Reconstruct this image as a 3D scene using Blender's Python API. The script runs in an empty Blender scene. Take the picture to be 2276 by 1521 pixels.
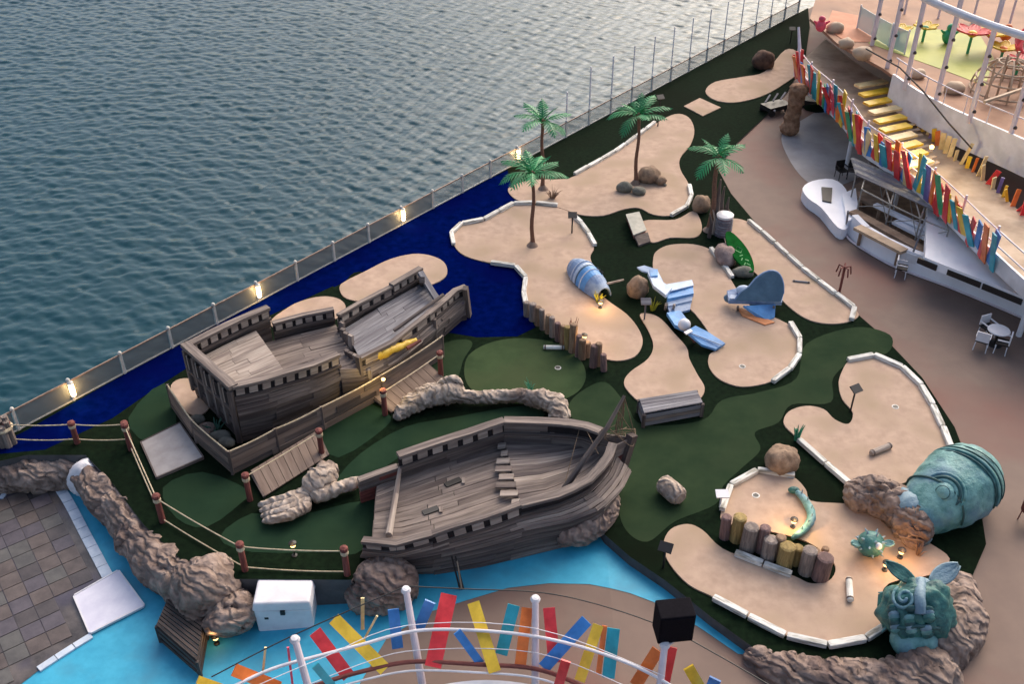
import bpy, math, random
import numpy as np
from mathutils import Vector, Matrix, noise
R = math.radians
random.seed(7)
scene = bpy.context.scene
C = scene.collection

# ------------------------------------------------------------------ camera
CAM_H, PITCH, FPX, W0, H0 = 24.0, R(35.4), 2280.0, 2276.0, 1521.0
cam_d = bpy.data.cameras.new('camera')
cam = bpy.data.objects.new('camera', cam_d)
C.objects.link(cam)
cam.location = (0, 0, CAM_H)
cam.rotation_euler = (math.pi/2 - PITCH, 0, 0)
cam_d.sensor_width = 36.0
cam_d.lens = 36.0*FPX/W0
cam_d.clip_end = 20000
scene.camera = cam

# ------------------------------------------------------------------ sky, sun, exposure
world = bpy.data.worlds.new('World')
scene.world = world
world.use_nodes = True
nt = world.node_tree
bg = nt.nodes['Background']
sky = nt.nodes.new('ShaderNodeTexSky')
sky.sky_type = 'NISHITA'
sky.sun_disc = False
SUN_EL, SUN_AZ = R(40), R(30)      # azimuth measured from +Y towards +X
sky.sun_elevation = SUN_EL
sky.sun_rotation = SUN_AZ
sky.air_density = 1.0
sky.dust_density = 5.5
sky.ozone_density = 0.4
nt.links.new(sky.outputs[0], bg.inputs[0])
bg.inputs[1].default_value = 0.15
sun_d = bpy.data.lights.new('sun', 'SUN')
sun_d.energy = 0.95
sun_d.angle = R(62)
sun_d.color = (1.0, 0.95, 0.90)
sun = bpy.data.objects.new('sun', sun_d)
C.objects.link(sun)
sd = Vector((math.sin(SUN_AZ)*math.cos(SUN_EL), math.cos(SUN_AZ)*math.cos(SUN_EL), math.sin(SUN_EL)))
sun.rotation_euler = sd.to_track_quat('Z', 'Y').to_euler()
vs = scene.view_settings
vs.view_transform = 'Standard'
vs.look = 'None'
vs.exposure = 0.56
vs.gamma = 1.0
vs.use_curve_mapping = False
scene.cycles.use_denoising = True
scene.cycles.max_bounces = 6
scene.cycles.transparent_max_bounces = 12

# ------------------------------------------------------------------ survey: bearings taken in the photograph -> metres on a level
_f = Vector((0, math.cos(PITCH), -math.sin(PITCH)))
_u = Vector((0, math.sin(PITCH), math.cos(PITCH)))
def P(px, py, z=0.0):
    d = _f + Vector((1, 0, 0))*((px - W0/2)/FPX) + _u*((H0/2 - py)/FPX)
    t = (z - CAM_H)/d.z
    return Vector((0, 0, CAM_H)) + d*t
def proj(v):
    r = Vector(v) - Vector((0, 0, CAM_H))
    d = r.dot(_f)
    return (W0/2 + FPX*r.x/d, H0/2 - FPX*r.dot(_u)/d)
def HT(bx, by, ty, z0=0.0):
    """height of a thing whose foot is at (bx,by) on level z0 and whose top shows at ty"""
    b = P(bx, by, z0); lo, hi = 0.0, 22.0
    for _ in range(50):
        m = (lo+hi)/2
        if proj(b + Vector((0, 0, m)))[1] > ty: lo = m
        else: hi = m
    return lo
def PS(pts, z=0.0):
    return [P(p[0], p[1], z if len(p) < 3 else p[2]) for p in pts]

# ------------------------------------------------------------------ objects
ORIG = {}
def props(o, label=None, cat=None, group=None, kind=None):
    if label: o['label'] = label
    if cat: o['category'] = cat
    if group: o['group'] = group
    if kind: o['kind'] = kind
    return o
def thing(name, loc, label, cat, group=None):
    o = bpy.data.objects.new(name, None)
    C.objects.link(o)
    o.location = loc
    o.empty_display_size = 0.3
    ORIG[o.name] = Vector(loc)
    return props(o, label, cat, group)
def link(name, mesh, parent=None, origin=None):
    o = bpy.data.objects.new(name, mesh)
    C.objects.link(o)
    if parent is not None:
        o.parent = parent
        ORIG[o.name] = ORIG[parent.name].copy()
    else:
        o.location = origin or (0, 0, 0)
        ORIG[o.name] = Vector(o.location)
    return o
def inst(name, mesh, parent, loc, rot=(0, 0, 0), scl=(1, 1, 1)):
    """a piece that shares its mesh; loc in world metres"""
    o = bpy.data.objects.new(name, mesh)
    C.objects.link(o)
    o.parent = parent
    o.location = Vector(loc) - ORIG[parent.name]
    o.rotation_euler = rot
    o.scale = scl
    return o

def catmull(pts, closed=False, n=6):
    pts = [Vector(p) for p in pts]
    out = []
    m = len(pts)
    rng = range(m if closed else m-1)
    for i in rng:
        g = (lambda k: pts[k % m]) if closed else (lambda k: pts[max(0, min(m-1, k))])
        p0, p1, p2, p3 = g(i-1), g(i), g(i+1), g(i+2)
        for k in range(n):
            t = k/n
            out.append(0.5*((2*p1) + (p2-p0)*t + (2*p0-5*p1+4*p2-p3)*t*t + (3*p1-p0-3*p2+p3)*t**3))
    if not closed: out.append(pts[-1].copy())
    return out
def resample(path, step):
    path = [Vector(p) for p in path]
    L = [0.0]
    for a, b in zip(path, path[1:]): L.append(L[-1] + (b-a).length)
    n = max(1, round(L[-1]/step))
    out, j = [], 0
    for i in range(n+1):
        s = L[-1]*i/n
        while j < len(L)-2 and L[j+1] < s: j += 1
        d = L[j+1]-L[j]
        out.append(path[j].lerp(path[j+1], (s-L[j])/d if d > 1e-9 else 0))
    return out

class MB:
    def __init__(s):
        s.v, s.f, s.uv, s.mi = [], [], [], []
    def add(s, verts, faces, uvs=None, mi=0):
        b = len(s.v)
        s.v += [Vector(v) for v in verts]
        for k, f in enumerate(faces):
            s.f.append([b+i for i in f])
            s.uv.append(uvs[k] if uvs else [(verts[i][0], verts[i][1]) for i in f])
            s.mi.append(mi)
        return s
    def box(s, c, size, rot=None, mi=0, taper=1.0):
        """c = centre of the base; rot = 3x3 matrix or z angle"""
        x, y, z = size[0]/2, size[1]/2, size[2]
        M = rot if isinstance(rot, Matrix) else Matrix.Rotation(rot or 0, 3, 'Z')
        q = [(-x, -y, 0), (x, -y, 0), (x, y, 0), (-x, y, 0)]
        q += [(a*taper, b*taper, z) for a, b, _ in q]
        c = Vector(c)
        F = [(0, 3, 2, 1), (4, 5, 6, 7), (0, 1, 5, 4), (1, 2, 6, 5), (2, 3, 7, 6), (3, 0, 4, 7)]
        def u(f):
            a, b_ = (0, 1)
            if f[0] == 0 and f[1] == 1 or f[0] == 2: a, b_ = (0, 2)
            if f[0] in (1, 3): a, b_ = (1, 2)
            return [(q[i][a], q[i][b_]) for i in f]
        return s.add([c + M @ Vector(p) for p in q], F, [u(f) for f in F], mi)
    def beam(s, a, b, w, h, up=(0, 0, 1), mi=0):
        a, b = Vector(a), Vector(b)
        d = (b-a); L = d.length
        if L < 1e-6: return s
        d.normalize(); u = Vector(up)
        r = d.cross(u)
        if r.length < 1e-4: r = d.cross(Vector((1, 0, 0)))
        r.normalize(); u = r.cross(d)
        q = []
        for e in (a, b):
            for sx, sz in ((-1, -1), (1, -1), (1, 1), (-1, 1)):
                q.append(e + r*(sx*w/2) + u*(sz*h/2))
        F = [(0, 1, 2, 3), (7, 6, 5, 4), (0, 4, 5, 1), (1, 5, 6, 2), (2, 6, 7, 3), (3, 7, 4, 0)]
        U = [[(0, 0), (w, 0), (w, h), (0, h)]]*2 + [[(0, 0), (L, 0), (L, w), (0, w)]]*4
        return s.add(q, F, U, mi)
    def tube(s, path, rad, n=8, caps=True, flat=1.0, mi=0, fn=None):
        path = [Vector(p) for p in path]
        m = len(path)
        rr = rad if isinstance(rad, (list, tuple)) else [rad]*m
        vs_, fs, us = [], [], []
        t0 = (path[1]-path[0]).normalized()
        ref = Vector((0, 0, 1)) if abs(t0.z) < 0.9 else Vector((0, 1, 0))
        r = t0.cross(ref).normalized()
        L = 0
        Ls = []
        for i in range(m):
            t = (path[min(m-1, i+1)] - path[max(0, i-1)])
            t = t.normalized() if t.length > 1e-9 else t0
            r = (r - t*r.dot(t))
            r = r.normalized() if r.length > 1e-6 else t.cross(Vector((0.3, 0.2, 1))).normalized()
            u = r.cross(t)
            if i: L += (path[i]-path[i-1]).length
            Ls.append(L)
            for k in range(n):
                a = 2*math.pi*k/n
                off = r*math.cos(a) + u*(math.sin(a)*flat)
                v = path[i] + off*rr[i]
                if fn: v = fn(v, off, i/(m-1), a)
                vs_.append(v)
        for i in range(m-1):
            for k in range(n):
                k2 = (k+1) % n
                fs.append((i*n+k, i*n+k2, (i+1)*n+k2, (i+1)*n+k))
                c0, c1 = k/n, (k+1)/n
                pr = 2*math.pi*max(rr[i], 0.05)
                us.append([(Ls[i], c0*pr), (Ls[i], c1*pr), (Ls[i+1], c1*pr), (Ls[i+1], c0*pr)])
        if caps:
            fs.append(tuple(range(n))[::-1]); us.append([(0.1*math.cos(k), 0.1*math.sin(k)) for k in range(n)])
            fs.append(tuple((m-1)*n+k for k in range(n))); us.append([(0.1*math.cos(k), 0.1*math.sin(k)) for k in range(n)])
        return s.add(vs_, fs, us, mi)
    def prism(s, poly, z0, z1, mi=0, side=None, bottom=True):
        poly = [Vector(p) for p in poly]
        a = sum(poly[i].x*poly[(i+1) % len(poly)].y - poly[(i+1) % len(poly)].x*poly[i].y for i in range(len(poly)))
        if a < 0: poly = poly[::-1]
        n = len(poly)
        b = [Vector((p.x, p.y, z0)) for p in poly]
        t = [Vector((p.x, p.y, z1)) for p in poly]
        s.add(t, [tuple(range(n))], None, mi)
        if bottom: s.add(b, [tuple(range(n))[::-1]], None, mi)
        vs_ = b + t
        L = 0
        for i in range(n):
            j = (i+1) % n
            d = (poly[j]-poly[i]).length
            s.add([b[i], b[j], t[j], t[i]], [(0, 1, 2, 3)], [[(L, z0), (L+d, z0), (L+d, z1), (L, z1)]], mi if side is None else side)
            L += d
        return s
    def lathe(s, c, prof, n=16, mi=0, axis=None, fn=None):
        """prof = [(r,z)...]; axis = 3x3 matrix"""
        c = Vector(c); M = axis or Matrix.Identity(3)
        vs_, fs, us = [], [], []
        for (r, z) in prof:
            for k in range(n):
                a = 2*math.pi*k/n
                p = Vector((r*math.cos(a), r*math.sin(a), z))
                if fn: p = fn(p, a)
                vs_.append(c + M @ p)
        for i in range(len(prof)-1):
            for k in range(n):
                k2 = (k+1) % n
                fs.append((i*n+k, i*n+k2, (i+1)*n+k2, (i+1)*n+k))
                us.append([(prof[i][1], k*.1), (prof[i][1], k*.1+.1), (prof[i+1][1], k*.1+.1), (prof[i+1][1], k*.1)])
        if prof[0][0] > 1e-4: fs.append(tuple(range(n))[::-1]); us.append([(0, 0)]*n)
        if prof[-1][0] > 1e-4: fs.append(tuple((len(prof)-1)*n+k for k in range(n))); us.append([(0, 0)]*n)
        return s.add(vs_, fs, us, mi)
    def grid(s, rows, mi=0, thick=None, close=False):
        """rows of points -> sheet; thick -> solid"""
        m, n = len(rows), len(rows[0])
        rows = [[Vector(p) for p in r] for r in rows]
        def uvq(i, j): return (i/(m-1)*4, j/(n-1)*4)
        U = []
        us_ = [[0]*n for _ in range(m)]; vs2 = [[0]*n for _ in range(m)]
        for i in range(m):
            for j in range(1, n): us_[i][j] = us_[i][j-1] + (rows[i][j]-rows[i][j-1]).length
        for j in range(n):
            for i in range(1, m): vs2[i][j] = vs2[i-1][j] + (rows[i][j]-rows[i-1][j]).length
        if thick is None:
            V = [p for r in rows for p in r]
            F = [(i*n+j, i*n+j+1, (i+1)*n+j+1, (i+1)*n+j) for i in range(m-1) for j in range(n-1)]
            U = [[(us_[a // n][a % n], vs2[a // n][a % n]) for a in f] for f in F]
            return s.add(V, F, U, mi)
        N = [[None]*n for _ in range(m)]
        for i in range(m):
            for j in range(n):
                a = rows[i][min(n-1, j+1)] - rows[i][max(0, j-1)]
                b = rows[min(m-1, i+1)][j] - rows[max(0, i-1)][j]
                q = a.cross(b)
                N[i][j] = q.normalized() if q.length > 1e-9 else Vector((0, 0, 1))
        V = [rows[i][j] + N[i][j]*(thick/2) for i in range(m) for j in range(n)]
        V += [rows[i][j] - N[i][j]*(thick/2) for i in range(m) for j in range(n)]
        k = m*n
        F = [(i*n+j, i*n+j+1, (i+1)*n+j+1, (i+1)*n+j) for i in range(m-1) for j in range(n-1)]
        F += [tuple(k+a for a in f[::-1]) for f in F]
        for j in range(n-1):
            F.append((j, k+j, k+j+1, j+1)); b = (m-1)*n
            F.append((b+j, b+j+1, k+b+j+1, k+b+j))
        for i in range(m-1):
            F.append((i*n, (i+1)*n, k+(i+1)*n, k+i*n)); e = n-1
            F.append((i*n+e, k+i*n+e, k+(i+1)*n+e, (i+1)*n+e))
        U = [[(us_[(a % k) // n][a % n], vs2[(a % k) // n][a % n]) for a in f] for f in F]
        return s.add(V, F, U, mi)
    def blob(s, c, size, n=24, amp=0.12, freq=1.5, seed=0, M=None, mi=0, squash=None, ridge=0.0):
        """noisy ellipsoid"""
        c = Vector(c); M = M or Matrix.Identity(3)
        m = n//2
        V, F, U = [], [], []
        for i in range(m+1):
            th = math.pi*i/m
            for k in range(n):
                a = 2*math.pi*k/n
                d = Vector((math.sin(th)*math.cos(a), math.sin(th)*math.sin(a), math.cos(th)))
                q = Vector((d.x*size[0], d.y*size[1], d.z*size[2]))
                h = amp*noise.fractal(q*freq + Vector((seed*3.1, seed*1.7, seed)), 1.0, 2.0, 4)
                if ridge: h += ridge*(abs(noise.noise(q*freq*2 + Vector((seed, 9, 0)))) - .25)
                q = q*(1+h)
                if squash is not None and q.z < squash: q.z = squash
                V.append(c + M @ q)
        for i in range(m):
            for k in range(n):
                k2 = (k+1) % n
                F.append((i*n+k, (i+1)*n+k, (i+1)*n+k2, i*n+k2))
                U.append([(k/n*4, i/m*2), (k/n*4, (i+1)/m*2), ((k+1)/n*4, (i+1)/m*2), ((k+1)/n*4, i/m*2)])
        return s.add(V, F, U, mi)
    def build(s, name, mat, parent=None, smooth=False, origin=None):
        o0 = ORIG[parent.name] if parent is not None else Vector(origin or (0, 0, 0))
        me = bpy.data.meshes.new(name)
        me.from_pydata([tuple(v-o0) for v in s.v], [], s.f)
        uvl = me.uv_layers.new(name='UVMap')
        flat = [c for u in s.uv for p in u for c in p]
        uvl.data.foreach_set('uv', flat)
        mats = mat if isinstance(mat, (list, tuple)) else [mat]
        for m_ in mats: me.materials.append(m_)
        if len(mats) > 1: me.polygons.foreach_set('material_index', s.mi)
        if smooth: me.polygons.foreach_set('use_smooth', [True]*len(s.f))
        me.update()
        return link(name, me, parent, tuple(o0))

# ------------------------------------------------------------------ materials
def srgb(r, g, b):
    f = lambda c: (c/255/12.92) if c/255 <= 0.04045 else ((c/255+0.055)/1.055)**2.4
    return (f(r), f(g), f(b), 1)
def mix(a, b, t): return tuple(a[i]*(1-t)+b[i]*t for i in range(3)) + (1,)
def dim(a, k): return (a[0]*k, a[1]*k, a[2]*k, 1)
MATS = {}
def pm(name, c1, c2=None, rough=0.7, scale=1.0, detail=6, bump=0.0, bscale=None, coord='Object', stretch=(1, 1, 1), rnd=0.0,
       c3=None, s3=0.2, metal=0.0, spec=0.5, trans=0.0, alpha=1.0, emit=None, estr=0.0, lo=0.35, hi=0.65, sheen=0.0):
    """procedural material: c1/c2 mottled by noise, optional large stains c3, bump, per-object shift"""
    m = bpy.data.materials.new(name)
    m.use_nodes = True
    t = m.node_tree; N = t.nodes; Lk = t.links
    b = N['Principled BSDF']
    b.inputs['Roughness'].default_value = rough
    b.inputs['Metallic'].default_value = metal
    b.inputs['Specular IOR Level'].default_value = spec
    b.inputs['Transmission Weight'].default_value = trans
    b.inputs['Alpha'].default_value = alpha
    if emit:
        b.inputs['Emission Color'].default_value = emit
        b.inputs['Emission Strength'].default_value = estr
    tc = N.new('ShaderNodeTexCoord')
    mp = N.new('ShaderNodeMapping')
    mp.inputs['Scale'].default_value = stretch
    Lk.new(tc.outputs[coord], mp.inputs['Vector'])
    vec = mp.outputs[0]
    oi = None
    if rnd:
        oi = N.new('ShaderNodeObjectInfo')
        ad = N.new('ShaderNodeVectorMath'); ad.operation = 'ADD'
        sc_ = N.new('ShaderNodeMath'); sc_.operation = 'MULTIPLY'; sc_.inputs[1].default_value = 37.0
        Lk.new(oi.outputs['Random'], sc_.inputs[0])
        Lk.new(vec, ad.inputs[0]); Lk.new(sc_.outputs[0], ad.inputs[1])
        vec = ad.outputs[0]
    col = None
    if c2 is not None:
        nz = N.new('ShaderNodeTexNoise')
        nz.inputs['Scale'].default_value = scale
        nz.inputs['Detail'].default_value = detail
        nz.inputs['Roughness'].default_value = 0.6
        Lk.new(vec, nz.inputs['Vector'])
        cr = N.new('ShaderNodeValToRGB')
        cr.color_ramp.elements[0].position = lo; cr.color_ramp.elements[0].color = c1
        cr.color_ramp.elements[1].position = hi; cr.color_ramp.elements[1].color = c2
        Lk.new(nz.outputs['Fac'], cr.inputs[0])
        col = cr.outputs[0]
        if c3 is not None:
            n3 = N.new('ShaderNodeTexNoise')
            n3.inputs['Scale'].default_value = s3; n3.inputs['Detail'].default_value = 4
            Lk.new(vec, n3.inputs['Vector'])
            r3 = N.new('ShaderNodeValToRGB')
            r3.color_ramp.elements[0].position = 0.48; r3.color_ramp.elements[1].position = 0.68
            Lk.new(n3.outputs['Fac'], r3.inputs[0])
            mx = N.new('ShaderNodeMix'); mx.data_type = 'RGBA'
            Lk.new(r3.outputs[0], mx.inputs['Factor']); Lk.new(col, mx.inputs['A']); mx.inputs['B'].default_value = c3
            col = mx.outputs['Result']
        if rnd:
            hv = N.new('ShaderNodeHueSaturation')
            mr = N.new('ShaderNodeMapRange')
            mr.inputs['To Min'].default_value = 1-rnd; mr.inputs['To Max'].default_value = 1+rnd
            Lk.new(oi.outputs['Random'], mr.inputs['Value']); Lk.new(mr.outputs[0], hv.inputs['Value'])
            Lk.new(col, hv.inputs['Color'])
            col = hv.outputs[0]
        Lk.new(col, b.inputs['Base Color'])
    else:
        b.inputs['Base Color'].default_value = c1
    if bump:
        nb = N.new('ShaderNodeTexNoise')
        nb.inputs['Scale'].default_value = bscale or scale*4
        nb.inputs['Detail'].default_value = 6
        nb.inputs['Roughness'].default_value = 0.65
        Lk.new(vec, nb.inputs['Vector'])
        bp = N.new('ShaderNodeBump')
        bp.inputs['Strength'].default_value = 1.0
        bp.inputs['Distance'].default_value = bump
        Lk.new(nb.outputs['Fac'], bp.inputs['Height'])
        Lk.new(bp.outputs[0], b.inputs['Normal'])
    MATS[name] = m
    return m

M_turf = pm('rough_turf', srgb(13, 24, 15), srgb(22, 37, 23), 0.95, 5.0, bump=0.02, bscale=45, spec=0.04, c3=srgb(16, 24, 14), s3=0.25)
M_putt = pm('short_turf', srgb(52, 68, 45), srgb(64, 80, 53), 0.95, 0.9, bump=0.006, bscale=70, spec=0.04, c3=srgb(66, 76, 52), s3=0.3)
M_walk = pm('walkway_turf', srgb(38, 54, 37), srgb(48, 63, 43), 0.95, 0.8, bump=0.006, bscale=70, spec=0.04, c3=srgb(48, 60, 42), s3=0.25)
M_walk2 = pm('deep_green_turf', srgb(30, 50, 37), srgb(38, 59, 43), 0.95, 0.9, bump=0.006, bscale=70, spec=0.04, c3=srgb(40, 58, 40), s3=0.25)  # darker green walkway turf around the wrecks
M_navy = pm('navy_turf', srgb(0, 10, 58), srgb(3, 17, 78), 1.0, 2.5, bump=0.005, bscale=70, spec=0.0, c3=srgb(3, 10, 66), s3=0.4)
M_sand = pm('sand_turf', srgb(174, 149, 131), srgb(192, 166, 146), 0.92, 2.2, bump=0.008, bscale=60, spec=0.15, c3=srgb(168, 146, 124), s3=0.55)
M_bord = pm('pale_border', srgb(206, 204, 196), srgb(232, 230, 224), 0.75, 3, bump=0.02, bscale=10, rnd=0.14, c3=srgb(148, 144, 132), s3=1.8)
M_rim = pm('dark_rim', srgb(22, 30, 20), srgb(34, 42, 28), 0.9, 3)
M_tan = pm('tan_deck', srgb(116, 97, 87), srgb(124, 104, 93), 0.8, 0.9, bump=0.003, bscale=50, c3=srgb(122, 86, 76), s3=0.16)
M_cyan = pm('cyan_deck', srgb(44, 156, 190), srgb(60, 172, 204), 0.6, 2.0, bump=0.003, bscale=40, c3=srgb(58, 146, 176), s3=0.7)
M_greyfloor = pm('grey_deck', srgb(150, 146, 146), srgb(168, 164, 164), 0.7, 0.7, c3=srgb(140, 134, 132), s3=0.3)
M_wall = pm('grey_wall', srgb(66, 66, 68), srgb(82, 82, 84), 0.8, 2.0, bump=0.004)
M_hull = pm('white_steel', srgb(215, 218, 220), srgb(228, 230, 232), 0.4, 0.5)
# ================================================================== SEA
SEA = -40.0
def make_sea():
    a, b = P(0, 0, SEA), P(W0, 0, SEA)
    x0, x1 = -122.0, 70.0
    y0, y1 = 66.0, 226.0
    st = 0.235
    far = [400, 700, 1300, 2600, 5000, 9000]
    xs = np.concatenate([[x0-d for d in far[::-1]], np.arange(x0, x1, st), [x1+d for d in far]])
    ys = np.concatenate([[-2000, -600, -200, -60], np.arange(y0, y1, st), [y1+d for d in (20, 60, 150, 400, 1000, 3000, 9000)]])
    X, Y = np.meshgrid(xs, ys)
    rng = np.random.default_rng(5)
    Z = np.zeros_like(X)
    for k in range(64):
        lam = 0.95*(4.6/0.95)**(rng.random()**1.1)
        th = R(92) + rng.normal(0, 0.62)
        amp = 0.0053*lam**0.9
        kx, ky = math.cos(th)*2*math.pi/lam, math.sin(th)*2*math.pi/lam
        ph = kx*X + ky*Y + rng.random()*6.28
        # slowly wandering groups so that crests break up
        g = 0.75 + 0.35*np.sin(X*0.05*rng.normal() + Y*0.05*rng.normal() + rng.random()*6.28)
        Z += amp*g*(np.sin(ph) + 0.22*np.sin(2*ph+1.2))
    m = np.clip(np.minimum.reduce([X-x0, x1-X, Y-y0, y1-Y])/15.0, 0, 1)
    Z *= m
    Z += SEA
    ny, nx = X.shape
    V = np.stack([X, Y, Z], -1).reshape(-1, 3).astype(np.float32)
    ii = (np.arange(ny-1)[:, None]*nx + np.arange(nx-1)[None, :]).ravel()
    F = np.stack([ii, ii+1, ii+nx+1, ii+nx], -1).astype(np.int32)
    me = bpy.data.meshes.new('sea')
    me.vertices.add(len(V)); me.vertices.foreach_set('co', V.ravel())
    me.loops.add(F.size); me.loops.foreach_set('vertex_index', F.ravel())
    me.polygons.add(len(F)); me.polygons.foreach_set('loop_start', np.arange(0, F.size, 4, dtype=np.int32))
    me.polygons.foreach_set('use_smooth', np.ones(len(F), dtype=bool))
    me.update(calc_edges=True)
    mt = bpy.data.materials.new('sea_water'); mt.use_nodes = True
    t = mt.node_tree; N = t.nodes; L = t.links
    p = N['Principled BSDF']
    p.inputs['Base Color'].default_value = (0.007, 0.046, 0.062, 1)
    p.inputs['Roughness'].default_value = 0.10
    p.inputs['IOR'].default_value = 1.34
    tc = N.new('ShaderNodeTexCoord')
    mp = N.new('ShaderNodeMapping'); mp.inputs['Scale'].default_value = (0.55, 1.5, 1)
    nz = N.new('ShaderNodeTexNoise'); nz.inputs['Scale'].default_value = 1.6; nz.inputs['Detail'].default_value = 5
    bp = N.new('ShaderNodeBump'); bp.inputs['Distance'].default_value = 0.03; bp.inputs['Strength'].default_value = 0.8
    L.new(tc.outputs['Object'], mp.inputs[0]); L.new(mp.outputs[0], nz.inputs['Vector'])
    L.new(nz.outputs['Fac'], bp.inputs['Height']); L.new(bp.outputs[0], p.inputs['Normal'])
    me.materials.append(mt)
    props(link('sea', me), kind='structure')
make_sea()

# ================================================================== DECKS
def lowz(x):      # the lower deck falls gently towards the pool
    return -1.35 + 0.95*max(0.0, min(1.0, (x+8.0)/11.0))
def PL(px, py):
    z = -0.8
    for _ in range(12): z = lowz(P(px, py, z).x)
    v = P(px, py, z); v.z = z
    return v
def sheet(name, poly, z0, z1, mat, side=None, smooth=False):
    o = MB().prism(poly, z0, z1, 0, None if side is None else 1).build(name, [mat] if side is None else [mat, side])
    return props(o, kind='structure')

# rail line of the ship's side
RA, RB = P(278, 830), P(1090, 395)
rd = (RB-RA).normalized()
def rail_pt(s): return RA + rd*s
edge0, edge1 = rail_pt(-40), rail_pt(95)
rn = Vector((rd.y, -rd.x, 0))      # inboard

hull_poly = [edge0 - rn*0.25, edge1 - rn*0.25, edge1 + rn*40, Vector((60, -30, 0)), Vector((-45, -30, 0)), edge0 + rn*5]
sheet('ship_hull', hull_poly, -40.5, -2.2, M_hull)

# golf platform
gp_px = [(-90, 1045), (60, 1012), (190, 1012), (250, 1075), (320, 1168), (400, 1242), (470, 1284), (538, 1288), (790, 1290), (812, 1240), (960, 1222), (1180, 1180), (1325, 1160), (1345, 1190),
         (1400, 1238), (1480, 1292), (1580, 1372), (1690, 1452), (1800, 1490), (2000, 1500), (2085, 1440), (2140, 1330), (2192, 1210), (2172, 1080), (2122, 950),
         (2050, 840), (1960, 745), (1850, 650), (1700, 520), (1625, 430), (1594, 372), (1640, 315), (1700, 258), (1752, 200), (1790, 130), (1800, 60)]
gp = PS(gp_px)
q = gp[-1]
s_end = (q-RA).dot(rd)
gp_poly = gp + [rail_pt(s_end+4), rail_pt(-24)]
sheet('golf_platform', gp_poly, -2.1, 0.0, M_turf, M_wall)

# upper tan deck to the right (a hand below the turf) and the sloping lower deck
tan_poly = PS([(2060, 1560), (2085, 1400), (2150, 1300), (2100, 1100), (2000, 900), (1800, 700), (1600, 500), (1560, 330), (1700, 200), (1790, 100)], -0.10) + \
    [rail_pt(s_end+2), edge1, edge1+rn*38, Vector((58, 5, 0)), P(2060, 2100, -0.10)]
sheet('promenade_deck', tan_poly, -2.12, -0.10, M_tan)
def low_sheet(name, px, mat, dz=0.0, smooth_n=0, kind='structure', thick=0.0):
    pts = [Vector(p) if isinstance(p, Vector) else PL(*p) for p in px]
    if smooth_n: pts = catmull(pts, True, smooth_n)
    # triangulate in plan through a fine fan grid so that the slope is followed
    import bmesh
    bm = bmesh.new()
    bm.faces.new([bm.verts.new((p.x, p.y, 0)) for p in pts])
    bmesh.ops.triangulate(bm, faces=bm.faces[:])
    for xk in (-8.0, 3.0):
        bmesh.ops.bisect_plane(bm, geom=bm.verts[:]+bm.edges[:]+bm.faces[:], plane_co=(xk, 0, 0), plane_no=(1, 0, 0))
    bmesh.ops.recalc_face_normals(bm, faces=bm.faces[:])
    if sum(f.normal.z for f in bm.faces) < 0: bmesh.ops.reverse_faces(bm, faces=bm.faces[:])
    for v in bm.verts: v.co.z = lowz(v.co.x)+dz
    me = bpy.data.meshes.new(name); bm.to_mesh(me); bm.free()
    me.materials.append(mat)
    return props(link(name, me), kind=kind)
ld = [rail_pt(-40), rail_pt(-10), Vector((-8, 30, 0)), Vector((3, 26, 0)), Vector((14, 20, 0)), Vector((14, -25, 0)), Vector((-45, -25, 0))]
low_sheet_pts = None
low_sheet('lower_deck', ld, M_tan, 0.0)
low_sheet('cyan_deck', [(-300, 1060), (60, 985), (190, 985), (250, 1050), (320, 1130), (400, 1205), (470, 1240), (538, 1250), (790, 1262), (812, 1225), (960, 1205), (1180, 1165), (1310, 1150), (1340, 1180), (1400, 1232), (1480, 1288),
                        (1580, 1368), (1700, 1462), (1640, 1455), (1560, 1400), (1480, 1350), (1400, 1320), (1310, 1300), (1220, 1298), (1130, 1308), (1040, 1335), (960, 1360), (860, 1420), (800, 1521),
                        (700, 1720), (-300, 1720)], M_cyan, 0.012)

# ================================================================== TURF COLOURS
def patch(name, px, z, mat, n=5, zt=None):
    pts = catmull(PS(px), True, n) if n else PS(px)
    return props(MB().prism(pts, 0.0008, z, bottom=False).build(name, mat), kind='structure')
patch('navy_turf', [(-60, 1015), (60, 957), (162, 897), (278, 832), (480, 724), (742, 582), (963, 464), (1090, 397), (1128, 378), (1140, 430), (1165, 452), (1110, 482), (1070, 500), (1020, 512), (1010, 540), (1045, 572),
                    (1090, 588), (1140, 594), (1172, 620), (1168, 690), (1190, 728), (1150, 748), (1060, 750), (1000, 740), (900, 700), (800, 680), (740, 636), (590, 706), (500, 764), (410, 822), (330, 874), (250, 930), (100, 1000)], 0.004, M_navy, 0)
patch('green_bank', [(590, 712), (680, 668), (760, 630), (800, 604), (900, 640), (800, 720), (640, 760)], 0.007, M_turf, 4)
patch('putting_turf', [(1032, 832), (1042, 790), (1090, 762), (1160, 752), (1240, 764), (1288, 798), (1302, 840), (1275, 878), (1200, 900), (1100, 890), (1050, 868)], 0.006, M_putt)
patch('putting_turf', [(955, 800), (985, 765), (1030, 755), (1050, 765), (1030, 800), (1015, 840), (970, 850)], 0.006, M_walk)
patch('walkway_turf', [(1262, 905), (1290, 872), (1345, 850), (1392, 900), (1430, 945), (1560, 935), (1605, 890), (1690, 872), (1770, 842), (1792, 765), (1900, 728), (1978, 745), (1972, 785), (1900, 800), (1852, 840), (1846, 895),
                      (1760, 900), (1730, 940), (1678, 962), (1690, 1000), (1650, 1040), (1608, 1080), (1590, 1122), (1500, 1160), (1440, 1205), (1392, 1180), (1374, 1120), (1382, 1020), (1330, 960), (1272, 930)], 0.006, M_walk)
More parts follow.
